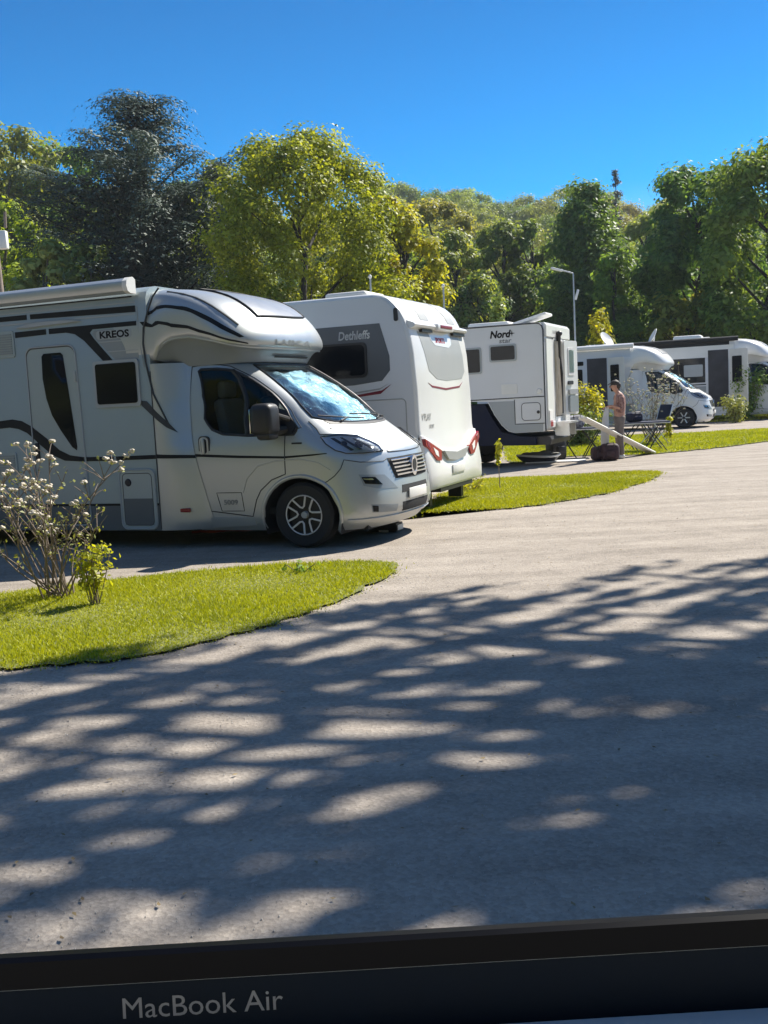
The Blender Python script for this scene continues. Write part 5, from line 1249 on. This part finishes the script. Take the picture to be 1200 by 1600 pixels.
m = MB(); m.rbox((.26, -.1, H-.62), (.24, .2, .46), .03); obj('box', m, M['cream'], up_)
m = MB(); m.tube([(.05, 0, H-.5), (.03, 0, H+.1)], .05, 8); m.tube([(.33, 0, H-.3), (.36, 0, H+.1)], .04, 8); obj('bracket', m, M['wood'], up_)
for px, t_, D, lab in ((588, 432, 24, 'thin pale pole above the middle of the caravan roof'), (700, 446, 26, 'thin pale pole behind the rear of the caravan')):
    p = far(px, D); q = thing('pole', lab, 'pole', p); m = MB(); m.tube([(0, 0, 0), (0, 0, top_z(px, t_, D))], [.03, .02], 8); obj('shaft', m, M['post'], q); m = MB(); m.ell((0, 0, top_z(px, t_, D)), (.04, .04, .05)); obj('cap', m, M['cream'], q)
# ------------------------------------------------------------------ camping gear
def table(loc, w, d, h, label, rz=0):
    t = thing('camping_table', label, 'table', loc, rz); m = MB(); m.rbox((0, 0, h), (w, d, .035), .01); obj('table_top', m, M['plaid'] if 0 else M['canvas'], t)
    m = MB(); m.tube([(-w/2, -d/2, h-.02), (w/2, -d/2, h-.02), (w/2, d/2, h-.02), (-w/2, d/2, h-.02)], .014, 6, True); obj('rim', m, M['alu'], t)
    for sx in (-1, 1):
        for y in (-d/2+.03, d/2-.03):
            m = MB(); m.tube([(sx*w*.45, y, 0), (sx*w*.06, y, h-.03)], .013, 6); obj('leg', m, M['black'], t)
            m = MB(); m.tube([(sx*w*.08, y, 0), (sx*w*.40, y, h-.03)], .013, 6); obj('leg', m, M['black'], t)
    return t
table(far(903, 23.6), 1.15, .6, .66, 'low dark camping table with crossed legs beneath the ramp', R(-8))
tb2 = table(far(1000, 24.4), 1.25, .7, .70, 'dark camping table with crossed legs right of the person', R(-6))
def bag(name, loc, d, mt, label, cat, rz=0):
    t = thing(name, label, cat, loc, rz); m = MB(); m.rbox((0, 0, d[2]/2), d, min(d)*.28, 3); b = obj('body', m, mt, t)
    m = MB(); m.tube([(-d[0]*.2, -d[1]/2-.005, d[2]*.8), (-d[0]*.18, -d[1]/2-.02, d[2]*1.05), (d[0]*.18, -d[1]/2-.02, d[2]*1.05), (d[0]*.2, -d[1]/2-.005, d[2]*.8)], .012, 6); obj('handle', m, M['black'], t)
    m = MB(); m.rbox((0, -d[1]/2-.02, d[2]*.42), (d[0]*.5, .05, d[2]*.4), .02); obj('pocket', m, mt, t); return t
c1 = far(896, 23.6); c1.z = .68
bag('checked_bag', c1, (.42, .3, .28), M['plaid'], 'dark and white checked bag on the table under the ramp', 'bag', .2)
bag('travel_bag', far(932, 22.1), (.30, .30, .30), M['crate'], 'dark green-black box bag on the ground left of the person', 'bag', .1)
bag('travel_bag', far(950, 22.0), (.40, .32, .36), M['crate'], 'dark maroon bag on the ground under the ramp at the feet of the person', 'bag', -.1)
c2 = far(990, 24.4); c2.z = .72; bag('cool_box', c2, (.34, .28, .22), M['canvas'], 'dark blue bag on the table right of the person', 'bag', .3)
# oval basket
bk = thing('pet_basket', 'dark oval basket with a pale rim and brown blanket on the ground behind the camper', 'basket', far(838, 22.5), R(-10))
m = MB(); m.lathe([(0, .02), (.34, .02), (.42, .08), (.48, .15), (.43, .15), (.38, .09), (.2, .07), (0, .07)], 28); m.v = [(x_, y_*.6, z_) for x_, y_, z_ in m.v]; obj('tub', m, M['black'], bk)
m = MB(); m.tube([(.465*math.cos(R(a)), .28*math.sin(R(a)), .15+.02*math.sin(R(a*2+30))) for a in range(0, 360, 12)], .024, 8, True); obj('rim', m, M['cream'], bk)
m = MB(); m.ell((-.05, 0, .15), (.30, .18, .08)); m.ell((-.25, .02, .17), (.13, .12, .06)); m.ell((.15, .05, .19), (.14, .10, .07)); obj('blanket', m, M['seat'], bk)
bag('duffel_bag', far(866, 23.0), (.42, .34, .50), M['black'], 'black bulging bag behind the oval basket under the camper', 'bag', .5)
hs1 = thing('ground_mat', 'pale thin mat lying on the ground under the back of the camper', 'mat', far(865, 22.35), R(-10)); m = MB(); m.rbox((0, 0, .012), (1.3, .5, .022), .008); obj('sheet', m, M['cloth'], hs1)
# folding chair
def chair(loc, rz, label):
    t = thing('folding_chair', label, 'chair', loc, rz)
    for y in (-.27, .27):
        m = MB(); m.tube([(-.28, y, 0), (.22, y, .62), (.26, y, .66)], .014, 6); m.tube([(.28, y, 0), (-.22, y, .44), (-.42, y, 1.05)], .014, 6); obj('side_frame', m, M['alu'], t)
        m = MB(); m.rbox((.02, y, .66), (.5, .05, .03), .012); obj('armrest', m, M['black'], t)
    m = MB(); m.rbox((0, 0, .43), (.46, .5, .03), .012); obj('seat', m, M['canvas'], t)
    m = MB(); m.rbox((-.33, 0, .78), (.03, .5, .56), .012, 2, Matrix.Rotation(R(-18), 3, 'Y')); obj('backrest', m, M['canvas'], t)
chair(at(1022, 695), R(200), 'dark folding camping chair with silver frame at the right end of the table')
# red hose under the motorhome, wheel chock
hz = thing('red_hose', 'short red hose lying on the ground under the silver motorhome', 'hose', (0, 0, 0)); m = MB(); p = at(345, 832); m.tube([p+Vector((-.35+.1*k, .06*math.sin(k*1.7), .02)) for k in range(9)], .016, 6); obj('hose', m, M['redhose'], hz)
ck = thing('levelling_wedge', 'dark levelling wedge on the gravel under the nose of the silver motorhome', 'wedge', at(607, 838)+Vector((-.05, .5, 0)), RZ); m = MB(); m.prism([(-.2, 0), (.2, 0), (.2, .10), (.08, .10)], lambda a, b, d: (a, d, b), -.1, .1); obj('block', m, M['black'], ck)
m = MB(); m.bx(-.02, .1, -.101, .101, .0, .02); m.bx(.205, .215, -.08, .08, .02, .08); obj('edge_strip', m, M['cream'], ck)
# ------------------------------------------------------------------ person
pp = at(968, 716); PH = 1.68
pe = thing('person', 'person in a red-brown checked shirt and grey-brown trousers looking down, holding a white cloth', 'person', pp, 0)
K = PH/1.72
def sk(name, V, E, Rr, mt, parent, sub=2, root=0):
    """one continuous surface grown over a skeleton"""
    me = bpy.data.meshes.new(name); me.from_pydata([Vector(v)*K for v in V], E, []); o = bpy.data.objects.new(name, me); col.objects.link(o)
    o.modifiers.new('skin', 'SKIN')
    for i, r in enumerate(Rr):
        r = r if hasattr(r, '__len__') else (r, r); me.skin_vertices[0].data[i].radius = (r[0]*K, r[1]*K); me.skin_vertices[0].data[i].use_root = (i == root)
    s_ = o.modifiers.new('sub', 'SUBSURF'); s_.levels = sub; s_.render_levels = sub
    dg = bpy.context.evaluated_depsgraph_get(); m2 = bpy.data.meshes.new_from_object(o.evaluated_get(dg)); bpy.data.objects.remove(o)
    m2.polygons.foreach_set('use_smooth', [True]*len(m2.polygons)); m2.materials.clear(); m2.materials.append(mt)
    o = bpy.data.objects.new(name, m2); col.objects.link(o); o.parent = parent; return o
# person faces -x (left); y<0 is towards the camera
V = [(.02, 0, .93), (.02, 0, 1.08), (.035, 0, 1.24), (.03, 0, 1.38), (.0, 0, 1.46), (-.035, 0, 1.51), (-.07, 0, 1.57), (-.09, 0, 1.63), (-.07, 0, 1.69)]
E = [(i, i+1) for i in range(8)]; Rr = [(.15, .11), (.14, .10), (.16, .11), (.13, .10), (.055, .055), (.05, .05), (.085, .075), (.09, .078), (.06, .055)]
def add(pts, rs, frm):
    for p, r in zip(pts, rs):
        V.append(p); Rr.append(r); E.append((frm, len(V)-1)); frm = len(V)-1
    return frm
for s_ in (-1, 1):
    hip = add([(.02, s_*.09, .86), (-.0, s_*.10, .50), (.03, s_*.10, .12), (.035, s_*.10, .05)], [.085, .055, .042, .04], 0)
    add([(-.06, s_*.105, .03), (-.13, s_*.11, .025)], [.035, .022], hip)
    el = (.05, s_*.20, 1.10) if s_ < 0 else (.02, s_*.20, 1.12); wr = (-.17, s_*.13, 1.19) if s_ < 0 else (-.20, s_*.10, 1.15)
    w_ = add([(.03, s_*.17, 1.38), el, wr], [.055, .042, .027], 3)
    pm = add([(wr[0]-.05, wr[1]-s_*.012, wr[2]-.01)], [(.028, .022)], w_)
    for k in range(4):
        b = (wr[0]-.085, wr[1]-s_*.012+(k-1.5)*.018, wr[2]-.012); L = (.05, .06, .055, .042)[k]
        add([b, (b[0]-L*.55, b[1], b[2]-.012), (b[0]-L*.75, b[1], b[2]-.04)], [.0095, .0085, .007], pm)
    add([(wr[0]-.04, wr[1]-s_*.045, wr[2]-.01), (wr[0]-.075, wr[1]-s_*.05, wr[2]-.03)], [.0105, .008], w_)
body = sk('body', V, E, Rr, M['skin'], pe)
fc = MB(); fc.ell((-.175*K, 0, 1.605*K), (.022*K, .014*K, .022*K), 10, 6); obj('nose', fc, M['skin'], body)
for s_ in (-1, 1):
    f = MB(); f.ell((-.158*K, s_*.032*K, 1.635*K), (.008, .014, .008), 8, 6); obj('eye', f, M['dark'], body)
    f = MB(); f.ell((-.06*K, s_*.082*K, 1.61*K), (.02, .010, .032), 8, 6); obj('ear', f, M['skin'], body)
f = MB(); f.ell((-.158*K, 0, 1.565*K), (.008, .026, .006), 8, 6); obj('mouth', f, M['redline'], body)
h = MB(); h.ell((-.058*K, 0, 1.675*K), (.108*K, .094*K, .078*K), 18, 10); h.ell((-.0*K, 0, 1.63*K), (.072*K, .085*K, .085*K), 14, 9); obj('hair', h, M['hair'], pe)
cp = MB(); cp.ell((-.155*K, 0, 1.675*K), (.075*K, .07*K, .014*K), 14, 6, Matrix.Rotation(R(-14), 3, 'Y')); obj('cap_peak', cp, M['hair'], pe)
Vs = [(.02, 0, .98), (.025, 0, 1.10), (.035, 0, 1.24), (.03, 0, 1.38), (.01, 0, 1.445)]; Es = [(0, 1), (1, 2), (2, 3), (3, 4)]; Rs = [(.165, .125), (.155, .115), (.175, .125), (.145, .115), (.065, .07)]
V, E, Rr = Vs, Es, Rs
for s_ in (-1, 1):
    el = (.05, s_*.20, 1.10) if s_ < 0 else (.02, s_*.20, 1.12)
    add([(.03, s_*.17, 1.38), el, (-.02, s_*.18, 1.13)], [.07, .058, .05], 3)
sk('shirt', V, E, Rr, M['shirt'], pe)
V, E, Rr = [(.02, 0, .95), (.02, 0, 1.0)], [(0, 1)], [(.16, .12), (.155, .118)]
for s_ in (-1, 1): add([(.02, s_*.09, .84), (.0, s_*.10, .50), (.03, s_*.10, .14), (.032, s_*.10, .08)], [.10, .078, .068, .068], 0)
sk('trousers', V, E, Rr, M['trouser'], pe)
for s_ in (-1, 1):
    sh = MB(); sh.rbox((-.04, s_*.105*K, .045), (.27, .095, .085), .035, 3); obj('shoe', sh, M['cream'] if s_ < 0 else M['black'], pe)
# cloth hanging from the hands
ctt = thing('white_cloth', 'long white cloth hanging from the hands of the person', 'cloth', pp)
cm = MB(); NU, NV = 14, 16; vs = []
for j in range(NV+1):
    for i in range(NU+1):
        t_ = j/NV; y = (i/NU-.5)*(.22+.20*t_); x = -.235-.06*t_+.022*math.sin(i*1.5+t_*2.2)*(.4+t_); z = 1.16*K-.86*t_+.02*math.sin(i*.9)*t_
        vs.append((x, y, z))
fs = [(j*(NU+1)+i, j*(NU+1)+i+1, (j+1)*(NU+1)+i+1, (j+1)*(NU+1)+i) for j in range(NV) for i in range(NU)]
off = len(vs); vs += [(x-.03-.05*math.sin(PI*min(1, (1.16*K-z)/.86)), y, z) for x, y, z in vs]; fs += [tuple(q+off for q in f) for f in fs]
rimi = [i for i in range(NU+1)]+[j*(NU+1)+NU for j in range(1, NV+1)]+[NV*(NU+1)+i for i in range(NU-1, -1, -1)]+[j*(NU+1) for j in range(NV-1, 0, -1)]
fs += [(a, b, b+off, a+off) for a, b in zip(rimi, rimi[1:]+rimi[:1])]
cm.add(vs, fs); o = obj('fabric', cm, M['cloth'], ctt)

# ------------------------------------------------------------------ laptop on a white table in front of the viewer
d_ = ray(600, 1462); TP = Vector((0, 0, CAM_H))+d_*(.27/d_.dot(_f))      # top rear edge of the laptop, middle of the frame
ZT = TP.z-.0250                                                             # table top height
tw = thing('white_table', 'white table top just below the laptop at the bottom right corner', 'table', (0, 0, 0))
yb = TP.y+.018
m = MB(); m.rbox((.12, yb-.30, ZT-.013), (1.1, .6, .026), .006); obj('table_top', m, M['cream'], tw)
for x in (-.36, .60):
    for y in (yb-.06, yb-.54):
        m = MB(); m.tube([(x, y, ZT-.02), (x, y, 0)], .018, 10); obj('leg', m, M['cream'], tw)
lp = thing('laptop', 'dark lower edge of a laptop lying on the white table, with pale lettering', 'laptop', TP, R(1.0))
# local frame: x along the edge, y away from the viewer, z up; origin at the top rear edge
XL, XR_ = -.105, .195
def bar(name, prof_, mt, par=lp): m = MB(); m.prism(prof_, lambda a, b, d: (d, a, b), XL, XR_); return obj(name, m, mt, par, False)
M['lapglass'] = mat('black_laptop_glass', (.0012, .0012, .002), .4, 0, .1, 20, spec=.06)
M['lapmetal'] = mat('dark_blue_laptop_metal', (.004, .0075, .013), .6, .0, .1, 30, bump=.03, bs=900, spec=.08)
M['laptext'] = mat('pale_laptop_lettering', (.34, .33, .32), .6, 0, .03, 30)
fz = Vector((0, _f.y, _f.z)); uz = Vector((0, -_f.z, _f.y))
P0 = (0.0, 0.0); P1 = (-uz.y*.0078+.0, -uz.z*.0078); P2 = (P1[0]-uz.y*.0186, P1[1]-uz.z*.0186)
# screen edge strip, slightly proud of the chin below it
bar('screen_border', [(.0, 0), (-.0022, -.0004), (P1[0]-.0014, P1[1]), (P1[0]+.004, P1[1]-.004), (.010, -.008), (.006, -.002)], M['lapglass'])
chin = bar('chin', [(P1[0], P1[1]+.0004), (P2[0], P2[1]), (P2[0]+.002, P2[1]-.0015), (.016, P2[1]-.0015), (.010, -.0085)], M['lapmetal'])
bar('hinge_line', [(P1[0]-.0010, P1[1]+.0006), (P1[0]-.0012, P1[1]-.0002), (P1[0]+.002, P1[1]-.0004), (P1[0]+.002, P1[1]+.0004)], M['trim'], lp)
t0 = -.0700
def lmap(x, y, d):
    q = .0062-y     # distance below the seam along the chin face
    k = P1[0]-uz.y*(.0098-y), P1[1]-uz.z*(.0098-y)
    return (t0+x, k[0]-abs(d)*.5-.0002, k[1])
text_mesh('lettering', 'MacBook Air', .0078, lmap, M['laptext'], chin, .0001, 0, 0, 1.02)

# ------------------------------------------------------------------ thin summer haze
hz_ = MB(); hz_.bx(-905, 905, -305, 905, -2.5, 66)
me = hz_.mesh('haze'); hm = bpy.data.materials.new('thin_haze'); hm.use_nodes = True; ht_ = hm.node_tree; ht_.nodes.clear()
pv = ht_.nodes.new('ShaderNodeVolumePrincipled'); pv.inputs['Density'].default_value = .00035; pv.inputs['Color'].default_value = (.86, .91, 1, 1); pv.inputs['Anisotropy'].default_value = .2
ou = ht_.nodes.new('ShaderNodeOutputMaterial'); lk(ht_, pv.outputs[0], ou.inputs['Volume'])
me.materials.append(hm); ho = bpy.data.objects.new('haze', me); col.objects.link(ho); ho['kind'] = 'stuff'; ho['label'] = 'thin pale haze in the air over the whole campsite'
